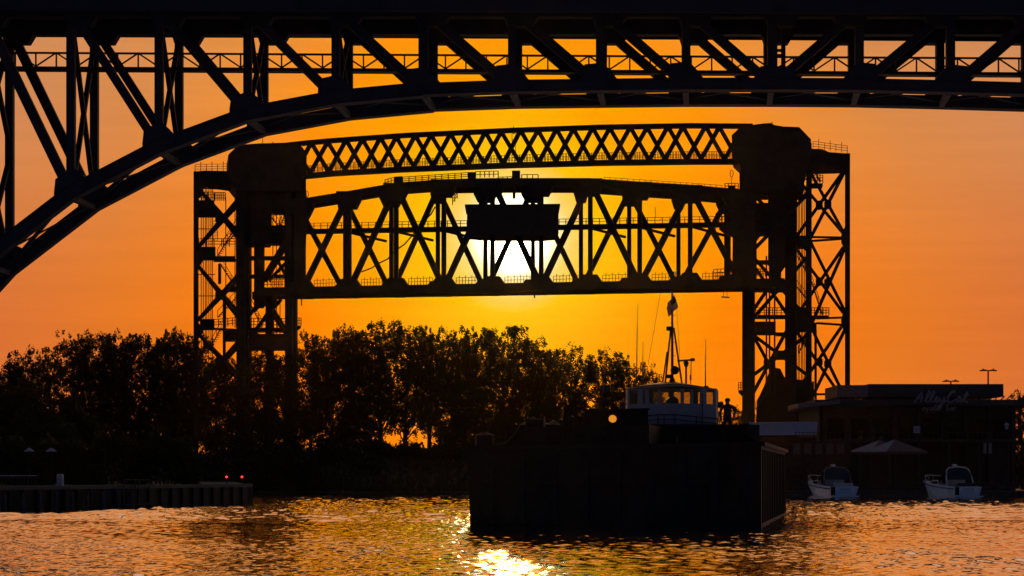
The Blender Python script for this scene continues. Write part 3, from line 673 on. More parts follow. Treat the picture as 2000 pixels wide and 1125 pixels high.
shrub(135, 770, 205, 130, 1.4, 'tall dark bush right of the overgrown one', 26, 6500, leaf=.26)
shrub(60, 800, 190, 220, 1.4, 'dark middle bush below the tall overgrown one', 27, 8000, leaf=.24)
for k, (px, top, D, wp_, lb) in enumerate(((450, 850, 262, 190, 'scrub under the outer legs of the left lift tower'), (560, 858, 261, 170, 'scrub at the water edge under the left lift tower'),
        (660, 862, 268, 170, 'brushy scrub right of the left lift tower foot'), (800, 868, 272, 90, 'little scrub under the glowing gap in the trees'), (870, 868, 271, 90, 'scrub beside the barge stern left corner'), (730, 860, 272, 80, 'scrub left of the glowing gap in the trees'),
        (620, 800, 304, 150, 'dark undergrowth behind the trunks right of the left lift tower'), (690, 805, 303, 110, 'dark undergrowth left of the glowing gap'), (905, 800, 304, 110, 'dark undergrowth right of the glowing gap'),
        (990, 790, 305, 170, 'dark undergrowth below the round domed tree'), (1110, 800, 304, 170, 'dark undergrowth behind the funnel, higher than the scrub'), (350, 790, 303, 200, 'dark undergrowth left of the left lift tower'), (190, 790, 303, 220, 'dark undergrowth under the step in the left treetops'), (500, 800, 300, 200, 'dark undergrowth behind the left lift tower legs'),
        (960, 850, 274, 120, 'scrub behind the winch post of the barge'), (1080, 850, 275, 150, 'scrub behind the barge funnel'), (1220, 845, 275, 170, 'scrub behind the barge deckhouse'), (1380, 862, 274, 170, 'scrub behind the tug bow deck'))):
    x = (px-1000)/F*D; shrub(px, top, D, wp_, ground(x, D), lb, 40+k, 2600, group='scrub on the far bank', leaf=.28)
# rough grass on the bank slope
g = np.random.default_rng(9); n_ = 9000
gxs = g.uniform(-40, 30, n_); gys = 259.2+g.uniform(0, 1, n_)**1.3*22; gzs = gz(gxs, gys)
hh = g.uniform(.25, .9, n_); ln = g.normal(0, .25, n_)
q_ = np.stack([np.stack([gxs-.09, gys, gzs], 1), np.stack([gxs+.09, gys, gzs], 1), np.stack([gxs+ln+.02, gys+ln*.4, gzs+hh], 1), np.stack([gxs+ln-.02, gys+ln*.4, gzs+hh], 1)], 1).reshape(-1, 3)
o = bpy.data.objects.new('grass', leaf_mesh('grass', q_, 'leaf2')); C.objects.link(o); tag(o, 'rough grass on the slope of the far bank', 'grass', kind='stuff')

# ------------------------------------------------------------------ the wharf on the left
ww = thing('wharf_wall', (-25.3, 137.5, 0), 'dark sheet pile wharf wall along the left shore', 'wharf wall')
A0, A1 = Vector((-30.8, 121, 0)), Vector((-19.8, 154, 0)); dA = (A1-A0).normalized(); nA = Vector((dA.y, -dA.x, 0))
npl = 44
for k in range(npl):
    p = A0.lerp(A1, k/npl)+dA*.02; q_ = A0.lerp(A1, (k+1)/npl)-dA*.02; off = nA*(.12 if k % 2 else .26)
    MB().hexa([p+Vector((0, 0, -1.5)), q_+Vector((0, 0, -1.5)), q_+off+Vector((0, 0, -1.5)), p+off+Vector((0, 0, -1.5)), p+Vector((0, 0, 1.3)), q_+Vector((0, 0, 1.3)), q_+off+Vector((0, 0, 1.3)), p+off+Vector((0, 0, 1.3))]).build('sheet_pile', 'hull', ww)
MB().bar(A0+nA*.12+Vector((0, 0, 1.43)), A1+nA*.12+Vector((0, 0, 1.43)), .24, .42, nA).build('cap_beam', 'dark', ww)
e0 = A1+Vector((0, 0, 0)); 
MB().hexa([(-19.8, 154.05, -1.5), (-19.5, 154.05, -1.5), (-35.6, 262, -1.5), (-36, 262, -1.5), (-19.8, 154.05, 1.38), (-19.5, 154.05, 1.38), (-35.6, 262, 1.38), (-36, 262, 1.38)]).build('end_wall', 'concrete', ww)
for k in range(9):                                       # timber fender piles at the left end
    p = A0.lerp(A1, .02+k*.055)+nA*.5
    MB().tube([p+Vector((0, 0, -1.5)), p+Vector((0, 0, 1.15))], .14, 8).build('fender_pile', 'plank', ww)
def onw(px, off=.3):                                     # point of the wharf face seen at column px
    tt = (px-1000)/F; s_ = (tt*A0.y-A0.x)/(dA.x-tt*dA.y); return A0+dA*s_+nA*off
fr = thing('ladder_frame', onw(255, .5), 'rusty pipe frame with two bays fixed on the wharf wall', 'dock frame')
a_, b2 = onw(229, .5), onw(279, .5)
for z in (.25, 1.9): MB().bar(a_+Vector((0, 0, z)), b2+Vector((0, 0, z)), .07).build('rail', 'plank', fr)
for f in (0, .45, .58, 1): p = a_.lerp(b2, f); MB().bar(p+Vector((0, 0, .25)), p+Vector((0, 0, 1.9)), .07).build('post', 'plank', fr)
p = onw(134, -.6)
tag(MB().tube([p+Vector((0, 0, 1.54)), p+Vector((0, 0, 1.6)), p+Vector((0, 0, 2.2)), p+Vector((0, 0, 2.27))], [.24, .22, .22, .15], 10).build('bollard', 'pale'), 'pale round bollard on the wharf edge', 'bollard')
bz = thing('dock_light_string', onw(45, -1), 'row of small pale caps on a rail at the left end of the wharf', 'dock rail')
a_, b2 = onw(-60, -1), onw(96, -1)
MB().bar(a_+Vector((0, 0, 2.12)), b2+Vector((0, 0, 2.12)), .05).build('rail', 'plank', bz)
for k in range(22):
    p = a_.lerp(b2, k/21); MB().bar(p+Vector((0, 0, 1.4)), p+Vector((0, 0, 2.1)), .06).build('post', 'plank', bz)
    MB().bar(p+Vector((-.12, 0, 2.17)), p+Vector((.12, 0, 2.17)), .05).build('cap', 'pale', bz)
for k, (px, lb) in enumerate(((57, 'small pale patio umbrella at the left edge among the shrubs'), (100, 'small pale patio umbrella right of its twin among the shrubs'))):
    D = 158.; p = P(px, 876, D); t_ = thing('patio_umbrella', (p.x, D, 1.4), lb, 'umbrella', 'patio umbrellas on the wharf')
    MB().tube([(p.x, D, 1.4), (p.x, D, p.z)], .03).build('pole', 'dark', t_)
    MB().tube([(p.x, D, p.z-.25), (p.x, D, p.z-.2), (p.x, D, p.z+.05)], [.42, .42, .03], 8).build('canopy', 'awning', t_)
for k, (px, lb) in enumerate(((443, 'left of the two red signal lamps at the end of the wharf'), (473, 'right one of the two red signal lamps at the end of the wharf'))):
    D = 157.; x = (px-1000)/F*D; z = HC-(932-HOR)/F*D
    t_ = thing('signal_lamp', (x, D, 1.4), lb, 'signal lamp', 'red signal lamps on the wharf')
    MB().bar((x, D, 1.4), (x, D, z-.08), .07).build('post', 'dark', t_); MB().box(x-.13, x+.13, D-.1, D+.1, z-.1, z+.14).build('housing', 'dark', t_)
    MB().ball((x, D-.12, z+.02), .085).build('lens', 'red', t_)

# ------------------------------------------------------------------ restaurant and its quay
qw = thing('quay_wall', (45, 206.5, 0), 'dark quay wall with railing below the restaurant', 'quay wall')
MB().box(26, 120, 206.2, 207.3, -2, .62).build('wall', 'concrete', qw)
MB().box(26, 120, 205.95, 206.2, .3, .55).build('fender_beam', 'plank', qw)
for k in range(26):
    x = 27+k*1.3; MB().bar((x, 206.5, .62), (x, 206.5, 1.42), .08).build('post', 'plank', qw)
    MB().bar((x, 206.5, .65), (x+.65, 206.5, 1.38), .05).build('brace', 'plank', qw)
for z in (1.42, .98): MB().bar((26.5, 206.5, z), (62, 206.5, z), .09).build('rail', 'plank', qw)
rs = thing('restaurant', P(1790, 940, 225), 'dark flat roofed waterfront restaurant with script lettering on its roof edge', 'restaurant')
def bx(par, name, px0, px1, py0, py1, D, dep, m, zb=None):
    p, q_ = P(px0, py1, D), P(px1, py0, D); return MB().box(p.x, q_.x, D, D+dep, p.z if zb is None else zb, q_.z).build(name, m, par)
wl = bx(rs, 'wall', 1600, 1984, 792, 950, 225, 16, 'wall', .4)
bx(rs, 'lower_roof', 1592, 2040, 780.5, 792, 222, 22, 'roofdark')
box_ = bx(rs, 'roof_box', 1696, 1960, 750, 775, 224, 12, 'roofdark')
# slatted screen at the roof box corner
for k in range(7): bx(rs, 'screen_slat', 1635, 1695.5, 752.5+k*3.3, 755.2+k*3.3, 223, .12, 'grey')
bx(rs, 'screen_back', 1636, 1695.5, 752, 775, 223.2, 9, 'roofdark')
p, q_ = P(1559, 796, 219), P(1641, 781, 219)
MB().prism([P(1559, 788, 219), P(1641, 781.5, 219), P(1641, 788, 219), P(1559, 796, 219)], (0, 8, 0)).build('canopy', 'grey', rs)
for k in range(15):                                      # raking struts that carry the roof box
    x = 1640+k*22.5; MB().bar(P(x, 781, 226), P(x+7, 774, 226), .14).build('roof_strut', 'dark', rs)
    MB().bar(P(x+11, 781, 227), P(x+16, 774, 227), .1).build('roof_strut', 'dark', rs)
bx(rs, 'roof_block', 1700, 1890, 774, 781, 228, 5, 'wall')
for k in range(9):                                       # posts and panels of the facade
    x = 1608+k*46; bx(rs, 'facade_post', x, x+5, 793, 952, 224.6, .38, 'dark')
for k in range(8):
    x = 1615+k*46; f_ = bx(rs, 'window', x, x+36, 815, 858, 224.8, .2, 'dark'); bx(f_, 'pane', x+2, x+34, 817, 856, 224.72, .06, 'dglass')
bx(rs, 'upper_balcony', 1600, 1980, 858, 863, 220, 5, 'plank')
rl = MB()
for k in range(40): x = 1602+k*9.6; rl.bar(P(x, 858, 220.2), P(x, 845, 220.2), .05)
rl.bar(P(1600, 845, 220.2), P(1980, 845, 220.2), .06); rl.build('balcony_railing', 'dark', rs)
for k in range(7): x = 1620+k*58; bx(rs, 'balcony_post', x, x+4, 863, 950, 220.1, .3, 'plank')
for x in (1921, 1931): bx(rs, 'pale_shutter', x, x+6, 865, 886, 219.6, .1, 'sign')
# lettering
def stroke_letters(par, txt, strokes, x0, y0, s_, D, r_, m):
    for ch, (adv, st) in zip(txt, strokes):
        mb = MB()
        for line in st:
            mb.tube([P(x0+(a+.22*b_)*s_, y0-b_*s_, D) for a, b_ in line], [r_*(.7+.6*abs(math.sin(1+i_*1.3))) for i_ in range(len(line))], 5)
        if st: mb.build('letter', m, par)
        x0 += adv*s_
GA = (.95, [[(0, 0), (.25, .5), (.5, 1.05), (.58, .5), (.62, 0)], [(.1, .35), (.4, .42), (.75, .38)]])
GL = (.42, [[(0, .1), (.22, .55), (.3, 1.0), (.18, 1.08), (.08, .8), (.08, .25), (.2, 0), (.42, .12)]])
GE = (.5, [[(0, .12), (.25, .25), (.33, .45), (.2, .52), (.07, .35), (.08, .08), (.25, 0), (.5, .14)]])
GY = (.68, [[(0, .45), (.06, .15), (.2, .05), (.36, .2), (.42, .5)], [(.42, .5), (.36, .1), (.28, -.4), (.12, -.62), (.0, -.5), (.1, -.25), (.4, .0), (.68, .2)]])
GC = (.85, [[(.62, .9), (.5, 1.05), (.25, .9), (.05, .5), (.08, .1), (.3, -.03), (.6, .1), (.85, .3)]])
Ga = (.62, [[(.4, .45), (.2, .5), (.05, .3), (.1, .05), (.25, .03), (.4, .3), (.42, .48), (.42, .1), (.5, .02), (.62, .15)]])
Gt = (.5, [[(.0, .12), (.15, .5), (.26, 1.0), (.18, .4), (.2, .06), (.32, 0), (.5, .12)], [(-.02, .62), (.2, .66), (.48, .72)]])
sg = thing('restaurant_sign', P(1842, 790, 219.5), 'pale script lettering sign on the dark restaurant roof edge', 'sign')
stroke_letters(sg, 'AlleyCat', [GA, GL, GL, GE, GY, GC, Ga, Gt], 1786, 786, 21, 219.8, .105, 'sign')
So_ = (.55, [[(.25, .5), (.08, .4), (.05, .15), (.2, .0), (.38, .15), (.38, .4), (.25, .5)]])
Ss = (.5, [[(.35, .45), (.15, .48), (.1, .32), (.32, .2), (.28, .02), (.05, .05)]])
Sr = (.5, [[(.05, .5), (.1, 0)], [(.1, .3), (.22, .48), (.4, .45)]])
Sb = (.55, [[(.08, 1.0), (.08, 0), (.3, .0), (.4, .2), (.3, .45), (.1, .4)]])
Sy = (.6, [[(0, .5), (.1, .1), (.3, .2), (.36, .5)], [(.36, .5), (.3, -.1), (.1, -.4)]])
sp = (.55, [])
stroke_letters(sg, 'oyster bar', [So_, Sy, Ss, Gt, GE, Sr, sp, Sb, Ga, Sr], 1801, 802, 12.5, 219.8, .05, 'sign')
MB().bar(P(1784, 805, 220.6), P(1896, 805, 220.6), .05).build('sign_rail', 'dark', sg)
for x in (1790, 1840, 1890): MB().bar(P(x, 788, 220.1), P(x, 788, 222.0), .05).build('sign_bracket', 'dark', sg)
# lean-to with pale fascia, shuttered fence, umbrellas
pa = thing('white_awning', P(1529, 850, 214), 'long pale awning panel left of the restaurant, at the tower foot', 'awning')
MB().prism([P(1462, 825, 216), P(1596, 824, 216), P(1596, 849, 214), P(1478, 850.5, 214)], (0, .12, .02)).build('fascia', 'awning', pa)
for x in (1470, 1530, 1590): MB().bar(Vector((P(x, 0, 215).x, 215.2, .5)), P(x, 850, 215.2), .14).build('post', 'dark', pa)
MB().box(P(1462, 0, 216).x, P(1596, 0, 216).x, 216.3, 222, .5, 6.2).build('shed_wall', 'brick', pa)
fe = thing('shuttered_fence', P(1600, 900, 212), 'dark red board fence with five pale louvred shutters', 'fence')
bx(fe, 'board_wall', 1540, 1662, 862, 950, 212, .15, 'brick', .45)
for k in range(5):
    x = 1549+k*21.5; f_ = bx(fe, 'shutter', x, x+14, 866, 887, 211.9, .08, 'strut')
    for j in range(5): bx(f_, 'louvre', x+1, x+13, 867.5+j*4, 869.5+j*4, 211.82, .07, 'strut')
fr2 = MB()
for k in range(9): x = 1554+k*7; fr2.bar(P(x, 856, 213), P(x, 845, 213), .05)
fr2.bar(P(1552, 845, 213), P(1612, 845, 213), .06).build('terrace_railing', 'dark', fe)
for k in range(20): x = 1541+k*6.1; bx(fe, 'board', x, x+5.4, 889, 950, 211.93, .06, 'brick', .45)
def umb(px0, px1, pxa, py0, pya, D, lb):
    x0, x1, xa = [(v_-1000)/F*D for v_ in (px0, px1, pxa)]; z0 = HC+(HOR-py0)/F*D; za = HC+(HOR-pya)/F*D; h = (x1-x0)/2; cx = (x0+x1)/2
    t_ = thing('market_umbrella', (cx, D, .5), lb, 'umbrella', 'square umbrellas on the quay'); ap = Vector((xa, D, za))
    cs = [Vector((x0, D+h*.3, z0)), Vector((x0+h*.55, D-h, z0)), Vector((x1, D-h*.3, z0)), Vector((x1-h*.5, D+h, z0))]
    for k in range(4): MB().prism([cs[k], cs[(k+1) % 4], ap], (0, 0, .04)).build('canopy_panel', 'tent' if k == 0 else 'tentred', t_)
    vl = MB()
    for k in range(4): a1, b1 = cs[k], cs[(k+1) % 4]; vl.hexa([a1-Vector((0, 0, .22)), b1-Vector((0, 0, .22)), b1-Vector((0, .02, .22)), a1-Vector((0, .02, .22)), a1, b1, b1-Vector((0, .02, 0)), a1-Vector((0, .02, 0))])
    vl.build('valance', 'tentred', t_); MB().tube([(xa, D, .5), (xa, D, za)], .04).build('pole', 'plank', t_)
umb(1659, 1770, 1719, 883, 860, 212.5, 'square umbrella behind, its pale panel facing the shuttered fence')
umb(1687, 1808, 1748, 883, 859, 209.5, 'square umbrella in front, maroon with one pale panel')
t_ = thing('notice_board', P(1790, 845, 219), 'small pale blue board on the restaurant balcony', 'sign')
bx(t_, 'board', 1784, 1797, 832, 846, 219.6, .08, 'awning'); bx(t_, 'frame', 1783, 1798, 831, 847, 219.7, .08, 'dark'); bx(t_, 'post', 1789.5, 1791.5, 846, 858, 219.7, .06, 'dark')
p = P(1966, 833, 219.5); t_ = thing('wall_lantern', p, 'small pale lantern on a bracket near the restaurant end wall', 'lantern')
MB().tube([p+Vector((0, 0, -.35)), p+Vector((0, 0, -.3)), p+Vector((0, 0, .15)), p+Vector((0, 0, .2)), p+Vector((0, 0, .42))], [.1, .16, .24, .3, .03], 6).build('lantern_head', 'pale', t_)
MB().tube([p+Vector((0, 0, -.35)), p+Vector((0, .4, -.5)), p+Vector((0, 5, -.5))], .04).build('bracket', 'dark', t_)
for px, top, D, lb, gp in ((1857, 744, 250, 'lower twin headed street lamp showing above the roof sign', 1), (1930, 723, 240, 'taller twin headed street lamp above the roof right end', 1)):
    x = (px-1000)/F*D; z = HC+(HOR-top)/F*D; g0 = ground(x, D); t_ = thing('street_lamp', (x, D, g0), lb, 'street lamp', 'twin headed street lamps behind the restaurant')
    MB().tube([(x, D, g0-.1), (x, D, z)], [.14, .09], 8).build('pole', 'dark', t_)
    for s_ in (-1, 1): MB().prism([(x+s_*.1, D-.2, z+.02), (x+s_*.5, D-.2, z+.1), (x+s_*.98, D-.2, z), (x+s_*.98, D-.2, z-.12), (x+s_*.1, D-.2, z-.1)][::s_], (0, .4, 0)).build('lamp_head', 'dark', t_); MB().box(x+s_*.6-.06, x+s_*.6+.06, D-.06, D+.06, z+.06, z+.2).build('sensor', 'dark', t_)
for k, (px, py) in enumerate(((1680, 850), (1720, 852), (1705, 846))):
    p = P(px, py, 219.3); t_ = thing('planter', (p.x, p.y, P(px, 858, 219.3).z), ['round planter on the balcony above the umbrellas, leftmost of three', 'round planter on the balcony above the umbrellas, rightmost of three', 'round planter on the balcony above the umbrellas, middle of three'][k], 'planter', 'balcony planters')
    MB().tube([(p.x, p.y, t_.location.z), (p.x, p.y, t_.location.z+.35)], [.2, .28], 10).build('pot', 'concrete', t_); MB().ball((p.x, p.y, t_.location.z+.6), .38).build('plant', 'leaf2', t_)

# ------------------------------------------------------------------ moored cruisers
def cruiser(px, D, ang_, label):
    x = (px-1000)/F*D; root = thing('motor_cruiser', (x, D, 0), label, 'motor boat', 'motor cruisers moored at the quay')
    root.rotation_euler.z = ang_
    secs = [(-4.0, 1.40, 1.15, 1.02), (-2.5, 1.5, 1.3, 1.08), (-.5, 1.52, 1.28, 1.2), (1.5, 1.4, .95, 1.36), (3.2, .95, .45, 1.5), (4.3, .45, .12, 1.6), (4.9, .05, .02, 1.66)]
    hv, hf = [], []                                        # +y is the bow
    for y, wd, wb, z in secs:
        for sx in (-1, 1): pass
        hv += [(-wd, y, z), (-wd*.98-.02, y, z-.25), (-(wd+wb)/2, y-.15 if y > 3 else y, z*.45), (-wb, y-.55 if y > 3 else y, .05), (0, y-.7 if y > 3 else y, -.3), (wb, y-.55 if y > 3 else y, .05), ((wd+wb)/2, y-.15 if y > 3 else y, z*.45), (wd*.98+.02, y, z-.25), (wd, y, z)]
    k = 9
    for i in range(len(secs)-1):
        for j in range(k-1): hf.append((i*k+j, i*k+j+1, (i+1)*k+j+1, (i+1)*k+j))
    hf.append(tuple(range(k)))
    h = MB(); h.v = hv; h.f = hf; pieces = [('hull', h, 'gel', None)]
    d = MB()                                               # foredeck and side decks round the cockpit
    for i in range(2, len(secs)-1):
        a1, b1 = secs[i], secs[i+1]; d.quad((-a1[1], a1[0], a1[3]), (a1[1], a1[0], a1[3]), (b1[1], b1[0], b1[3]), (-b1[1], b1[0], b1[3]))
    for s_ in (-1, 1): d.hexa([(s_*1.1, -4, .95), (s_*1.48, -4, .95), (s_*1.5, -.5, 1.15), (s_*1.1, -.5, 1.15), (s_*1.1, -4, 1.08), (s_*1.45, -4, 1.08), (s_*1.5, -.5, 1.28), (s_*1.1, -.5, 1.28)])
    pieces.append(('deck', d, 'gel', None))
    pieces.append(('cockpit_floor', MB().box(-1.1, 1.1, -4, -.5, .4, .5), 'tan', None))
    pieces.append(('transom', MB().box(-1.42, 1.0, -4.15, -3.9, .15, 1.12), 'gel', None))
    pieces.append(('swim_platform', MB().box(-1.25, 1.25, -4.75, -4.1, .12, .24), 'gel', None))
    pieces.append(('bench_seat', MB().box(-.9, .95, -3.85, -3.1, .5, 1.0).box(-.9, .95, -3.88, -3.7, 1.0, 1.45), 'tan', None))
    pieces.append(('helm_seat', MB().box(.2, .9, -1.6, -1.0, .5, 1.35).box(.2, .9, -1.7, -1.55, 1.35, 1.85), 'tan', None))
    cb = MB().hexa([(-1.15, -.4, 1.2), (1.15, -.4, 1.2), (.8, 3, 1.45), (-.8, 3, 1.45), (-1.0, -.2, 1.75), (1.0, -.2, 1.75), (.5, 2.4, 1.7), (-.5, 2.4, 1.7)])
    pieces.append(('cabin_top', cb, 'gel', None))
    for s_ in (-1, 1): pieces.append(('cabin_window', MB().prism([(s_*1.13, .2, 1.36), (s_*.9, 2.0, 1.45), (s_*.86, 1.9, 1.6), (s_*1.08, .2, 1.62)], (s_*.03, 0, 0)), 'dglass', None))
    ws = MB().prism([(-1.35, -.8, 1.3), (-.9, .5, 1.7), (-.75, .1, 2.15), (-1.2, -.9, 2.05)], (.03, 0, 0)).prism([(1.35, -.8, 1.3), (.9, .5, 1.7), (.75, .1, 2.15), (1.2, -.9, 2.05)], (-.03, 0, 0)).prism([(-.9, .5, 1.7), (.9, .5, 1.7), (.75, .1, 2.15), (-.75, .1, 2.15)], (0, .03, 0))
    pieces.append(('windscreen', ws, 'dglass', None))
    ar = [(-1.40, -2.5, 1.1), (-1.33, -2.2, 2.0), (-1.18, -1.95, 2.65), (-.9, -1.85, 2.90), (.0, -1.85, 3.0), (.9, -1.85, 2.90), (1.18, -1.95, 2.65), (1.33, -2.2, 2.0), (1.40, -2.5, 1.1)]
    pieces.append(('radar_arch', MB().tube(ar, [.09, .075, .065, .06, .06, .06, .065, .075, .09], 8), 'grey', None))
    pieces.append(('cockpit_curtain', MB().prism([(-1.22, -2.05, 1.75), (1.22, -2.05, 1.75), (1.05, -1.9, 2.62), (.7, -1.85, 2.86), (-.7, -1.85, 2.86), (-1.05, -1.9, 2.62)], (0, .03, 0)).prism([(-1.3, -1.95, 1.35), (-1.2, -.9, 1.4), (-1.0, -.6, 2.35), (-1.1, -1.85, 2.62)], (.03, 0, 0)), 'dglass', None))
    pieces.append(('cockpit_door', MB().box(-1.38, -.95, -4.17, -4.14, .3, 1.08), 'rub', None))
    pieces.append(('transom_trim', MB().box(-.85, .9, -4.19, -4.16, .55, .62).box(-.5, .6, -4.19, -4.16, .75, .98), 'tan', None))
    pieces.append(('canvas_top', MB().hexa([(-.95, -1.8, 2.86), (.95, -1.8, 2.86), (.8, .1, 2.3), (-.8, .1, 2.3), (-.9, -1.8, 2.93), (.9, -1.8, 2.93), (.75, .1, 2.36), (-.75, .1, 2.36)]), 'cap', None))
    pieces.append(('radar_dome', MB().tube([(-.3, -1.85, 3.02), (-.3, -1.85, 3.08), (-.3, -1.85, 3.2), (-.3, -1.85, 3.24)], [.1, .26, .24, .1], 10), 'gel', None))
    br = MB()
    for s_ in (-1, 1):
        ln_ = [(s_*1.3, 1.6, 2.0), (s_*.95, 3.2, 2.1), (s_*.45, 4.3, 2.18), (0, 5.0, 2.22)]; br.tube(ln_, .03, 5)
        for a1, b1 in zip(ln_[:3], ((s_*1.3, 1.6, 1.36), (s_*.9, 3.2, 1.5), (s_*.42, 4.3, 1.6))): br.tube([a1, b1], .025, 5)
    pieces.append(('bow_rail', br, 'pale', None))
    pieces.append(('anchor', MB().bar((0, 4.8, 1.72), (0, 5.3, 1.62), .12, .1, (1, 0, 0)).box(-.18, .18, 5.2, 5.32, 1.45, 1.68), 'pale', None))
    pieces.append(('rub_strake', MB().tube([(-s[1]-.02, s[0], s[3]-.13) for s in secs[:-1]], .05, 5).tube([(s[1]+.02, s[0], s[3]-.13) for s in secs[:-1]], .05, 5), 'cap', None))
    for nm, mb, m, _ in pieces:
        me = bpy.data.meshes.new(nm); me.from_pydata(mb.v, [], mb.f); me.materials.append(M[m]); me.update()
        if nm in ('hull', 'radar_arch', 'radar_dome'): me.polygons.foreach_set('use_smooth', [True]*len(me.polygons))
        o = bpy.data.objects.new(nm, me); C.objects.link(o); o.parent = root
    return root
cr = cruiser(1619, 199, R(12), 'white motor cruiser moored nearest the barge, below the shuttered fence')
c2 = copy_tree(cr); c2.location = ((1853-1000)/F*198, 198, 0); c2.rotation_euler.z = R(14)
for ch in c2.children:
    if ch.name.startswith('radar_arch'): ch.data = ch.data.copy(); ch.data.materials[0] = M['gel']
    if ch.name.startswith('bench_seat'): ch.data = ch.data.copy(); ch.data.materials[0] = M['cap']
for bo, l_ in ((cr, 'a'), (c2, 'b')):
    px_ = bo.location.x; tag(MB().tube([(px_+1.0, bo.location.y-3.4, 1.1), (px_+2.2, 203, .75), (px_+2.8, 206.4, .62)], .02, 5).build('mooring_line', 'tan'), 'mooring line from the '+('bright arched' if l_ == 'b' else 'grey arched')+' cruiser to the quay', 'rope')
tag(c2, 'white motor cruiser with a bright arch, right of the square umbrellas')

# ------------------------------------------------------------------ barge
bd = Vector((.17, .985, 0)).normalized(); bu = Vector((bd.y, -bd.x, 0)); B0 = Vector((4.33, 88.1, 0))
def Bp(u, l, z): return B0+bu*u+bd*l+Vector((0, 0, z))     # across, along (0 = bow), up
bg_ = thing('barge', B0+bd*13, 'broad black steel barge being pushed towards the camera', 'barge')
hw = 6.35; sheer = lambda u: 3.46+.012*u
MB().hexa([Bp(-hw+.10, .25, -1), Bp(hw, 0, -1), Bp(hw, 26.5, -1), Bp(-hw+.25, 26.5, -1), Bp(-hw-.02, 0, sheer(-hw)), Bp(hw, 0, sheer(hw)), Bp(hw, 26.5, 3.52), Bp(-hw, 26.5, 3.5)]).build('hull', 'hull', bg_)
for k in range(9):
    u = -5.6+k*1.4; MB().hexa([Bp(u, -.16, .1), Bp(u+.34, -.16, .1), Bp(u+.34, .02, .1), Bp(u, .02, .1), Bp(u, -.16, 3.2), Bp(u+.34, -.16, 3.2), Bp(u+.34, .02, 3.2), Bp(u, .02, 3.2)]).build('bow_fender', 'rub', bg_)
for k in range(14):
    l = .8+k*1.9; MB().hexa([Bp(hw-.02, l, .15), Bp(hw+.06, l, .15), Bp(hw+.06, l+.3, .15), Bp(hw-.02, l+.3, .15), Bp(hw-.02, l, 3.3), Bp(hw+.06, l, 3.3), Bp(hw+.06, l+.3, 3.3), Bp(hw-.02, l+.3, 3.3)]).build('side_fender', 'rub', bg_)
MB().bar(Bp(-hw-.05, -.06, sheer(-hw)), Bp(hw+.05, -.06, sheer(hw)), .16, .2).bar(Bp(hw+.06, 0, sheer(hw)), Bp(hw+.06, 26.5, 3.52), .16, .2, (1, 0, 0)).build('rub_rail', 'hull', bg_)
MB().bar(Bp(-hw+.2, -.10, 1.9), Bp(hw-.1, -.10, 1.9), .10, .14).build('weld_rail', 'hull', bg_)
# hopper coaming with its load
cz = 4.42
for a in ((-4.85, 1.3, 1.6, 1.8), (-4.85, 1.3, 14.3, 14.5)):
    MB().hexa([Bp(a[0], a[2], 3.4), Bp(a[1], a[2], 3.4), Bp(a[1], a[3], 3.4), Bp(a[0], a[3], 3.4), Bp(a[0], a[2], cz), Bp(a[1], a[2], cz-.05), Bp(a[1], a[3], cz-.05), Bp(a[0], a[3], cz)]).build('coaming', 'hull', bg_)
for u in (-4.9, 1.2):
    MB().hexa([Bp(u, 1.6, 3.4), Bp(u+.2, 1.6, 3.4), Bp(u+.2, 14.5, 3.4), Bp(u, 14.5, 3.4), Bp(u, 1.6, cz), Bp(u+.2, 1.6, cz), Bp(u+.2, 14.5, cz), Bp(u, 14.5, cz)]).build('coaming', 'hull', bg_)
for k in range(6): u = -4.6+k*1.13; MB().bar(Bp(u, 1.52, 3.45), Bp(u, 1.52, cz-.1), .1, .16).build('coaming_rib', 'hull', bg_)
MB().bar(Bp(-4.9, 1.5, 4.12), Bp(1.3, 1.5, 4.12), .12, .16).build('coaming_rail', 'hull', bg_)
g = np.random.default_rng(4); nu, nl2 = 40, 30; hv = []; hf = []
for i in range(nl2+1):
    for j in range(nu+1):
        u = -4.65+j/nu*5.8; l = 1.85+i/nl2*12.4
        z = 4.18+.10*math.sin(u*2.1+l)+.08*math.sin(u*5+l*2)+g.uniform(-.06, .06)+.55*math.exp(-((u+4.2)/.5)**2)*(.6+.4*math.sin(l*2))+.10*math.exp(-((u+3)/.8)**2)
        hv.append(tuple(Bp(u, l, z))); 
        if i < nl2 and j < nu: a1 = i*(nu+1)+j; hf.append((a1, a1+1, a1+nu+2, a1+nu+1))
h = MB(); h.v = hv; h.f = hf; ho = h.build('spoil_heap', 'plank'); tag(ho, 'rough dark spoil filling the barge hopper', 'spoil', kind='stuff')
for u, lb in ((-5.75, 0),):
    MB().tube([Bp(u, .8, 3.35), Bp(u, .8, 3.95), Bp(u, .8, 4.0), Bp(u, .8, 4.08)], [.42, .42, .3, .12], 10).tube([Bp(u, .8, 4.0), Bp(u, .8, 4.28)], .09).build('winch_post', 'hull', bg_)
MB().prism([P(1228, 836, 94.6), P(1437, 832, 94.6), P(1482, 868, 94.6), P(1482, 884, 94.6), P(1228, 884, 94.6)], (0, .25, 0)).build('bulkhead', 'hull', bg_)
for k in range(6): MB().bar(P(1285+k*28, 834, 94.55), P(1285+k*28, 880, 94.55), .08).build('bulkhead_rib', 'hull', bg_)
MB().bar(P(1262, 832.5, 94.5), P(1437, 832.5, 94.5), .1).bar(P(1437, 832.5, 94.5), P(1482, 868, 94.5), .1).build('bulkhead_cap', 'hull', bg_)
bs = MB().prism([P(1098, 838, 96), P(1101, 795, 96), P(1104, 790, 96), P(1117, 790, 96), P(1119, 796, 96), P(1121, 838, 96)], (0, .7, 0)).build('funnel', 'hull', bg_)
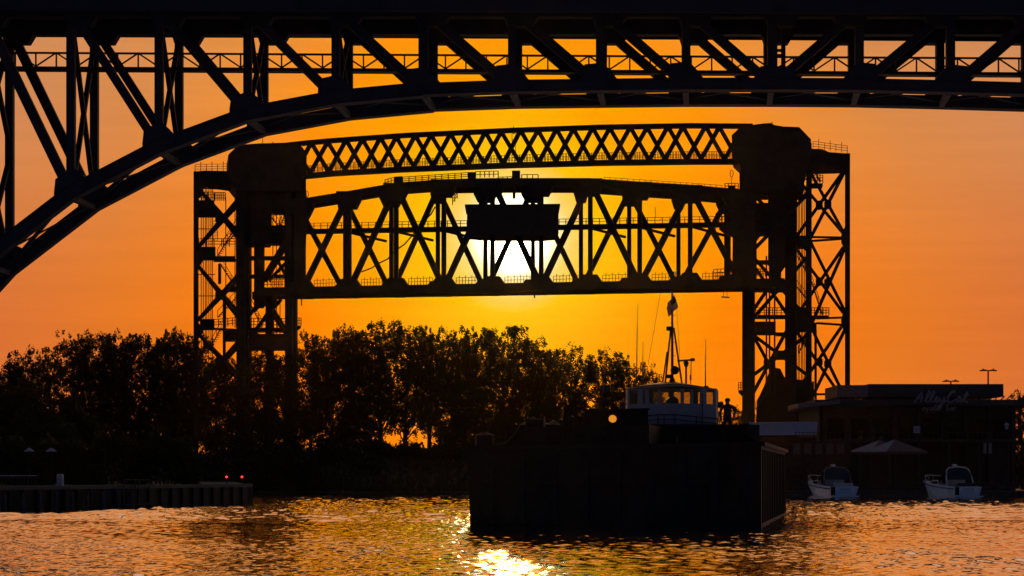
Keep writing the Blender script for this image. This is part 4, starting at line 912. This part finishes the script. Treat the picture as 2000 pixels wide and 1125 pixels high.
wd_ = MB().tube([Bp(-3.9, 1.2, 4.5), Bp(-3.2, 1.2, 4.5)], .2, 10).tube([Bp(-3.95, 1.2, 4.5), Bp(-3.9, 1.2, 4.5)], .3, 10).tube([Bp(-3.2, 1.2, 4.5), Bp(-3.15, 1.2, 4.5)], .3, 10).box(*(lambda p: (p.x-.5, p.x+.5, p.y-.2, p.y+.2, 3.45, 4.3))(Bp(-3.55, 1.2, 0))).build('deck_winch', 'hull', bg_)
for u, h in ((-2.4, 4.62), (-1.9, 4.75)): MB().tube([Bp(u, 1.3, 3.45), Bp(u, 1.3, h-.1), Bp(u, 1.15, h), Bp(u, 1.0, h-.05)], .06, 6).build('vent_pipe', 'hull', bg_)
MB().tube([Bp(-5.7, .7, 3.5), Bp(-5.2, .9, 3.55), Bp(-4.9, 1.2, 3.6), Bp(-4.6, 1.35, 3.9), Bp(-4.2, 1.4, 4.5)], .035, 5).build('mooring_rope', 'plank', bg_)
# deckhouse with a porthole whose orange emission imitates sun glow seen through it
dh = MB().hexa([P(1141, 880, 104), P(1266, 880, 104), P(1266, 880, 107), P(1141, 880, 107), P(1142, 802, 104), P(1266, 799, 104), P(1266, 799, 107), P(1142, 802, 107)]).build('deckhouse', 'hull', bg_)
MB().prism([P(1138, 799.5, 103.7), P(1269, 797, 103.7), P(1269, 800, 103.7), P(1138, 802.5, 103.7)], (0, 3.6, 0)).build('deckhouse_roof', 'hull', bg_)
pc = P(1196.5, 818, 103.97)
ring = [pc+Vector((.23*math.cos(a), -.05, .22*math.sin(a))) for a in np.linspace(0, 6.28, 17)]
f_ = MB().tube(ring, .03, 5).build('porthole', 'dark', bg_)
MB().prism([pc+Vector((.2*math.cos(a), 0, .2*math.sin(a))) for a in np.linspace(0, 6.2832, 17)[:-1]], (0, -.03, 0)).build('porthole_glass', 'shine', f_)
MB().ball(P(1216, 790, 104.5), .17).build('deck_lamp', 'dark', bg_); MB().bar(P(1216, 800, 104.5), P(1216, 790, 104.5), .05).build('lamp_post', 'dark', bg_)
for x in (1150, 1250): MB().tube([Bp(-.4+(x-1150)*.03, .9, 3.45), Bp(-.4+(x-1150)*.03, .9, 3.85)], .13, 8).build('mooring_bitt', 'hull', bg_)

# ------------------------------------------------------------------ tugboat
TD = 118.0; tg_ = thing('tugboat', P(1340, 1000, TD+8), 'tugboat with white wheelhouse and tall mast pushing the barge', 'tugboat')
def T(px, py, d=0.): return P(px, py, TD+d)
# hull: plan outline with bulwark
pl_ = [(7.0, 115.6), (8.4, 114.9), (13.2, 114.9), (14.0, 115.8), (14.3, 120), (14.7, 128), (14.9, 138), (9.4, 139), (9.2, 130), (7.8, 122)]
MB().prism([(x, y, -1) for x, y in pl_], (0, 0, 5.6)).build('hull', 'hull', tg_)
bw = MB(); k = len(pl_)
for i in range(k):
    a1, b1 = Vector((*pl_[i], 4.5)), Vector((*pl_[(i+1) % k], 4.5)); dn = (b1-a1).normalized(); nn = Vector((-dn.y, dn.x, 0))*.12
    bw.hexa([a1, b1, b1+nn, a1+nn, a1+Vector((0, 0, .55)), b1+Vector((0, 0, .55)), b1+nn+Vector((0, 0, .55)), a1+nn+Vector((0, 0, .55))])
bw.build('bulwark', 'hull', tg_)
MB().tube([Vector((x, y, 3.9))+Vector((.0, -.15, 0)) for x, y in pl_[:6]], .18, 8).build('rope_fender', 'rub', tg_)
MB().box(7.6, 14.2, 119.4, 127, 4.6, 5.0).build('deckhouse_base', 'hull', tg_)
# wheelhouse: faceted front with window openings
WZ0, WZ1 = T(0, 829).z, T(0, 758).z
wp_ = [T(1224, 0, 2.6), T(1225, 0, 1.3), T(1253, 0, .45), T(1287, 0, 0), T(1332, 0, 0), T(1371, 0, .45), T(1399, 0, 1.3), T(1401, 0, 2.6), T(1403, 0, 4.6), T(1222, 0, 4.6)]
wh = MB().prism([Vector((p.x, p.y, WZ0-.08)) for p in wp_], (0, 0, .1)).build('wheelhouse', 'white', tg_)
sill, head = T(0, 788).z, T(0, 760).z
def facet(i, a1, b1, openings, full=False):
    d = (b1-a1); d.z = 0; ln_ = d.length; d.normalize(); n2 = Vector((-d.y, d.x, 0))*.08
    def pc_(u0, u1, z0, z1, nm='wall_panel', m='white', th=n2, off=Vector((0, 0, 0))):
        a_, b_ = a1+d*u0+off, a1+d*u1+off
        q = [Vector((a_.x, a_.y, z0)), Vector((b_.x, b_.y, z0))]; q = q+[q[1]+th, q[0]+th]
        return MB().hexa(q+[v_+Vector((0, 0, z1-z0)) for v_ in q]).build(nm, m, wh)
    if not openings: pc_(0, ln_, WZ0, WZ1); return
    pc_(0, ln_, WZ0, sill); pc_(0, ln_, head, WZ1)
    u = 0
    for o0, o1 in openings:
        pc_(u, o0*ln_, sill, head, 'window_post'); pc_(o0*ln_, o1*ln_, sill, head, 'window_pane', 'glass', n2*.12, n2*.4); u = o1*ln_
    pc_(u, ln_, sill, head, 'window_post')
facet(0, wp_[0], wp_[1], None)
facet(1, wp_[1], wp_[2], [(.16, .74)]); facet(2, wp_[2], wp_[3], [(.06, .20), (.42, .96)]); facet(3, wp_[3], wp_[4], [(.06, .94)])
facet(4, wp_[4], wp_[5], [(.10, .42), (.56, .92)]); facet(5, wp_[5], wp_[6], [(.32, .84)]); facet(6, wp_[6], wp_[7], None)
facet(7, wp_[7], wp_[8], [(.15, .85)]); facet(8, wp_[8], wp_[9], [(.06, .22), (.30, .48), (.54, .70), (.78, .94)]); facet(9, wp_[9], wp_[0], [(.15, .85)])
rf = [T(1226, 761, 2.6), T(1240, 757, .9), T(1272, 754, -.1), T(1300, 753, -.45), T(1330, 753, -.45), T(1362, 756, .0), T(1386, 760, .9), T(1401, 764, 2.6), T(1402, 764, 4.9), T(1224, 761, 4.9)]
cen = T(1312, 747.5, 2.4)
mb = MB(); k = len(rf)
for i in range(k): mb.prism([rf[i], rf[(i+1) % k], cen], (0, 0, .09))
mb.build('roof', 'roofdark', wh)
rimb = MB()
for i in range(7): rimb.bar(rf[i], rf[i+1], .07)
rimb.build('roof_rim', 'white', wh)
MB().prism([Vector((p.x, p.y, WZ1-.03)) for p in wp_], (0, 0, .06)).build('ceiling', 'dark', wh)
co_ = MB().prism([T(1302, 789, 1), T(1302, 781, 1), T(1308, 775, 1), T(1318, 774, 1), T(1325, 780, 1), T(1326, 789, 1)], (0, .6, 0)).build('helm_console', 'dark', wh)
MB().box(T(1295, 0).x, T(1330, 0).x, TD+.6, TD+1, WZ0, T(0, 787).z).build('console_base', 'dark', wh)
MB().bar(T(1268, 829, -.0), T(1400, 832, 1.2), .05).build('deck_edge', 'dark', wh)
rl = MB(); line = [T(1262, 812, .3), T(1285, 810, -.5), T(1318, 810, -.6), T(1360, 814, -.4), T(1402, 818, .9)]
for a1, b1 in zip(line, line[1:]):
    rl.bar(a1, b1, .07); rl.bar(a1-Vector((0, 0, .28)), b1-Vector((0, 0, .28)), .05)
for p in (line[0], line[1], T(1297, 810, -.55), line[2], line[3], line[4]): rl.bar(p, p-Vector((0, 0, .75)), .06)
rl.build('deck_railing', 'dark', tg_)
MB().bar(T(1372, 768, .3), T(1372, 830, .3), .05).build('stanchion', 'dark', tg_)
# mast and fittings
ms = MB().tube([T(1313, 752, 2), T(1313, 640, 2), T(1312.5, 545, 2)], [.085, .07, .045], 8).build('mast', 'dark', tg_)
for x0, x1 in ((1299, 1310.5), (1332, 1316)): MB().tube([T(x0, 750, 2.2), T(x1, 640, 2)], .055, 6).build('mast_leg', 'dark', ms)
MB().tube([T(1294, 750, 2.4), T(1303, 687, 2.4)], .045).build('exhaust_pipe', 'dark', tg_)
MB().box(T(1307, 0).x, T(1319, 0).x, TD+1.8, TD+2.2, T(0, 641).z, T(0, 633).z).build('mast_light_box', 'dark', ms)
MB().tube([T(1312.5, 548, 2), T(1312.5, 536, 2), T(1312.5, 534, 2), T(1312.5, 530, 2)], [.09, .09, .16, .06], 8).build('masthead_light', 'dark', ms)
MB().bar(T(1307, 533, 2), T(1319, 531, 2), .05).build('wind_vane', 'dark', ms)
MB().bar(T(1292, 563, 2), T(1335, 564, 2), .035).build('yardarm', 'dark', ms)
for k in range(9): y = 590+k*13; x = 1313; MB().bar(T(x-4 if k % 2 else x, y+2, 2), T(x if k % 2 else x+6, y, 2), .03).build('mast_step', 'dark', ms)
MB().ball(T(1318, 723, 1.6), .26, 12).build('searchlight', 'dark', tg_); MB().box(T(1304, 0).x, T(1316, 0).x, TD+1.5, TD+1.8, T(0, 736).z, T(0, 729).z).build('horn', 'dark', tg_)
MB().tube([T(1313, 752, 1.8), T(1313, 738, 1.8)], [.25, .12], 8).build('mast_foot', 'dark', tg_)
ra = MB().tube([T(1340, 752, 1.8), T(1340, 712, 1.8)], .06, 6).build('radar_post', 'dark', tg_)
MB().tube([T(1340, 716, 1.8), T(1340, 708, 1.8), T(1340, 705, 1.8)], [.11, .17, .08], 8).build('radar_motor', 'dark', ra)
MB().bar(T(1323, 705, 1.8), T(1350, 703, 1.8), .10, .2).build('radar_scanner', 'dark', ra)
MB().tube([T(1349, 702.5, 1.8), T(1357, 702.5, 1.8)], [.1, .09], 8).build('radar_cap', 'dark', ra)
MB().tube([T(1349, 752, 2), T(1350, 703, 2)], .03).tube([T(1349, 742, 2), T(1349, 732, 2)], .055).build('aerial', 'dark', tg_)
for x, y0, y1, x1 in ((1243, 720, 594, 1246), (1255, 752, 667, 1256), (1378, 755, 662, 1378)): MB().tube([T(x, max(y0, 756), 2), T((x+x1)/2, (y0+y1)/2, 2), T(x1, y1, 2)], [.045, .03, .012], 5).build('whip_aerial', 'dark', tg_)
MB().tube([T(1258, 757, 2.5), T(1290, 572, 2.1)], .012, 4).tube([T(1320, 575, 2.1), T(1328, 700, 2.1)], .012, 4).build('stay_wire', 'dark', ms)
MB().box(T(1379, 0).x, T(1387, 0).x, TD+1, TD+1.4, T(0, 760).z, T(0, 752).z).build('roof_box', 'dark', tg_)
MB().ball(T(1216, 787, 3), .13).build('side_lamp', 'dark', tg_)
# monitor stand beside the deckhand
sd = MB()
for a1 in ((1399, 845), (1405, 846), (1413, 845)): sd.tube([T(*a1, -1), T(1407, 797, -1)], .03, 5)
sd.build('light_stand', 'dark', tg_); MB().tube([T(1403, 796, -1.1), T(1407, 789, -1.1), T(1412, 787.5, -1.1)], [.10, .16, .12], 8).build('stand_lamp', 'dark', tg_)

# flag
fm = bpy.data.materials.new('striped_flag'); fm.use_nodes = True; t = fm.node_tree; b = t.nodes['Principled BSDF']; b.inputs['Roughness'].default_value = .8
uvn = t.nodes.new('ShaderNodeUVMap'); sx = t.nodes.new('ShaderNodeSeparateXYZ'); t.links.new(uvn.outputs[0], sx.inputs[0])
def tm(op, a, b_):
    n = t.nodes.new('ShaderNodeMath'); n.operation = op
    for i, v_ in enumerate((a, b_)):
        if isinstance(v_, (int, float)): n.inputs[i].default_value = v_
        else: t.links.new(v_, n.inputs[i])
    return n.outputs[0]
st = tm('LESS_THAN', tm('FRACT', tm('MULTIPLY', sx.outputs[1], 6.5), 0), .5)
cn = tm('MULTIPLY', tm('LESS_THAN', sx.outputs[0], .4), tm('GREATER_THAN', sx.outputs[1], .4615))
def cmix(f_, a, b_):
    n = t.nodes.new('ShaderNodeMix'); n.data_type = 'RGBA'; t.links.new(f_, n.inputs[0])
    for i, v_ in ((6, a), (7, b_)):
        if isinstance(v_, tuple): n.inputs[i].default_value = (*v_, 1)
        else: t.links.new(v_, n.inputs[i])
    return n.outputs[2]
vo = t.nodes.new('ShaderNodeTexVoronoi'); vo.inputs['Scale'].default_value = 16; t.links.new(uvn.outputs[0], vo.inputs[0])
star = tm('LESS_THAN', vo.outputs['Distance'], .22)
fc = cmix(cn, cmix(st, (.7, .66, .6), (.45, .03, .04)), cmix(star, (.03, .04, .14), (.7, .7, .7)))
t.links.new(fc, b.inputs['Base Color'])
tlb = t.nodes.new('ShaderNodeBsdfTranslucent'); t.links.new(fc, tlb.inputs[0]); mxs = t.nodes.new('ShaderNodeMixShader'); mxs.inputs[0].default_value = .5
t.links.new(b.outputs[0], mxs.inputs[1]); t.links.new(tlb.outputs[0], mxs.inputs[2]); t.links.new(mxs.outputs[0], t.nodes['Material Output'].inputs[0])
me = bpy.data.meshes.new('flag'); nu, nv = 14, 10; vs_, fs_, uv_ = [], [], []
for j in range(nv+1):
    for i in range(nu+1):
        u, v_ = i/nu, j/nv                     # hanging limp: the fly end droops down and to the left
        w0, w1, w2, w3 = (1-u)*(1-v_), u*(1-v_), (1-u)*v_, u*v_
        x = 1315.5*w0+1300*w1+1323.5*w2+1306.5*w3+1.6*math.sin(u*8+v_*2); y = 574*w0+602*w1+600*w2+619*w3+1.2*math.sin(u*6)
        p = T(x, y, 1.85+.14*math.sin(u*8+v_*3)); vs_.append(tuple(p)); uv_.append((u, 1-v_))
        if i < nu and j < nv: a1 = j*(nu+1)+i; fs_.append((a1, a1+1, a1+nu+2, a1+nu+1))
me.from_pydata(vs_, [], fs_); ul = me.uv_layers.new()
for lp in me.loops: ul.data[lp.index].uv = uv_[lp.vertex_index]
me.materials.append(fm); me.polygons.foreach_set('use_smooth', [True]*len(me.polygons))
o = bpy.data.objects.new('flag', me); C.objects.link(o); tag(o, 'limp striped flag with a starred canton hanging on the tug mast', 'flag')
sol = o.modifiers.new('thick', 'SOLIDIFY'); sol.thickness = .01

# deckhand
def person(px, D, zf, label):
    x0 = (px-1000)/F*D
    V, E, Rr = [], [], []
    def add(p, r, par=None):
        V.append(p); Rr.append(r); 
        if par is not None: E.append((par, len(V)-1))
        return len(V)-1
    pel = add((0, 0, .96), .155); ab = add((0, -.01, 1.12), .15, pel); ch = add((0, 0, 1.32), .17, ab); sh = add((0, .01, 1.45), .12, ch); nk = add((0, 0, 1.54), .058, sh)
    h1 = add((0, -.015, 1.62), .082, nk); h2 = add((0, -.01, 1.70), .088, h1); add((0, 0, 1.77), .06, h2)
    add((0, -.115, 1.655), .016, h1)
    for s_ in (-1, 1):
        add((s_*.098, .005, 1.665), .018, h2)
        a = add((s_*.19, .01, 1.44), .072, sh); e_ = add((s_*.285, .03, 1.17), .05, a); wr = add((s_*.25, -.10, .95), .032, e_); pm = add((s_*.24, -.13, .87), .036, wr)
        for k, ln_ in enumerate((.075, .085, .08, .06)):
            f0 = add((s_*.24+(k-1.5)*.019, -.145, .83), .010, pm); f1 = add((s_*.24+(k-1.5)*.02, -.14, .83-ln_*.6), .009, f0); add((s_*.24+(k-1.5)*.02, -.12, .83-ln_), .008, f1)
        t0 = add((s_*.215, -.165, .86), .011, wr); add((s_*.21, -.185, .82), .009, t0)
        hp = add((s_*.09, 0, .88), .10, pel); kn = add((s_*.11, -.01, .50), .062, hp); an = add((s_*.12, .02, .09), .042, kn); add((s_*.125, -.14, .04), .04, an)
    me = bpy.data.meshes.new('body'); me.from_pydata([Vector(v_) for v_ in V], E, []); 
    root = thing('person', (x0, D, zf), label, 'person')
    o = bpy.data.objects.new('body', me); C.objects.link(o); o.parent = root
    sk_ = o.modifiers.new('skin', 'SKIN'); sv = me.skin_vertices[0].data if me.skin_vertices else None
    if sv is None:
        bpy.context.view_layer.objects.active = o; o.select_set(True); bpy.ops.mesh.customdata_skin_add(); sv = me.skin_vertices[0].data
    for i, r in enumerate(Rr): sv[i].radius = (r, r); 
    sv[0].use_root = True
    sd_ = o.modifiers.new('sub', 'SUBSURF'); sd_.levels = 1; sd_.render_levels = 1
    m = bpy.data.materials.new('clothed_body'); m.use_nodes = True; t = m.node_tree; b = t.nodes['Principled BSDF']; b.inputs['Roughness'].default_value = .8
    tcn = t.nodes.new('ShaderNodeTexCoord'); s_ = t.nodes.new('ShaderNodeSeparateXYZ'); t.links.new(tcn.outputs['Object'], s_.inputs[0])
    r = t.nodes.new('ShaderNodeValToRGB'); r.color_ramp.interpolation = 'CONSTANT'; e = r.color_ramp.elements
    e[0].position = 0; e[0].color = (.03, .03, .035, 1); e[1].position = .52; e[1].color = (.05, .05, .06, 1); x_ = e.new(.775); x_.color = (.33, .2, .14, 1)
    dv = t.nodes.new('ShaderNodeMath'); dv.operation = 'DIVIDE'; dv.inputs[1].default_value = 2; t.links.new(s_.outputs[2], dv.inputs[0]); t.links.new(dv.outputs[0], r.inputs[0]); t.links.new(r.outputs[0], b.inputs['Base Color'])
    me.materials.append(m)
    mb = MB().tube([(0, .0, 1.70), (0, .0, 1.75), (0, .0, 1.80), (0, 0, 1.83)], [.107, .105, .085, .03], 12).hexa([(-.08, -.09, 1.70), (.08, -.09, 1.70), (.07, -.20, 1.69), (-.07, -.20, 1.69), (-.08, -.09, 1.72), (.08, -.09, 1.72), (.07, -.20, 1.70), (-.07, -.20, 1.70)])
    me2 = bpy.data.meshes.new('cap'); me2.from_pydata(mb.v, [], mb.f); me2.materials.append(M['cap']); c_ = bpy.data.objects.new('cap', me2); C.objects.link(c_); c_.parent = root
    return root
MB().hexa([Bp(3.95, 8.2, 3.4), Bp(5.3, 8.2, 3.4), Bp(5.3, 9.8, 3.4), Bp(3.95, 9.8, 3.4), Bp(3.95, 8.2, 3.95), Bp(5.3, 8.2, 3.95), Bp(5.3, 9.8, 3.95), Bp(3.95, 9.8, 3.95)]).build('hatch_box', 'hull', bg_)
pr = person(1421, 96.4, 3.95, 'deckhand in a cap and dark clothes standing beside the wheelhouse'); pr.rotation_euler.z = R(-15); pr.scale = (1.22, 1.15, 1.03)

# ------------------------------------------------------------------ warm evening air
hz = bpy.data.materials.new('evening_haze'); hz.use_nodes = True; t = hz.node_tree; t.nodes.clear()
pv = t.nodes.new('ShaderNodeVolumePrincipled'); o = t.nodes.new('ShaderNodeOutputMaterial'); t.links.new(pv.outputs[0], o.inputs['Volume'])
pv.inputs['Color'].default_value = (1, .86, .72, 1); pv.inputs['Density'].default_value = HAZE; pv.inputs['Anisotropy'].default_value = .9
ho = MB().box(-3300, 3300, -420, 1600, -3.2, 50).build('haze', hz); tag(ho, kind='stuff')
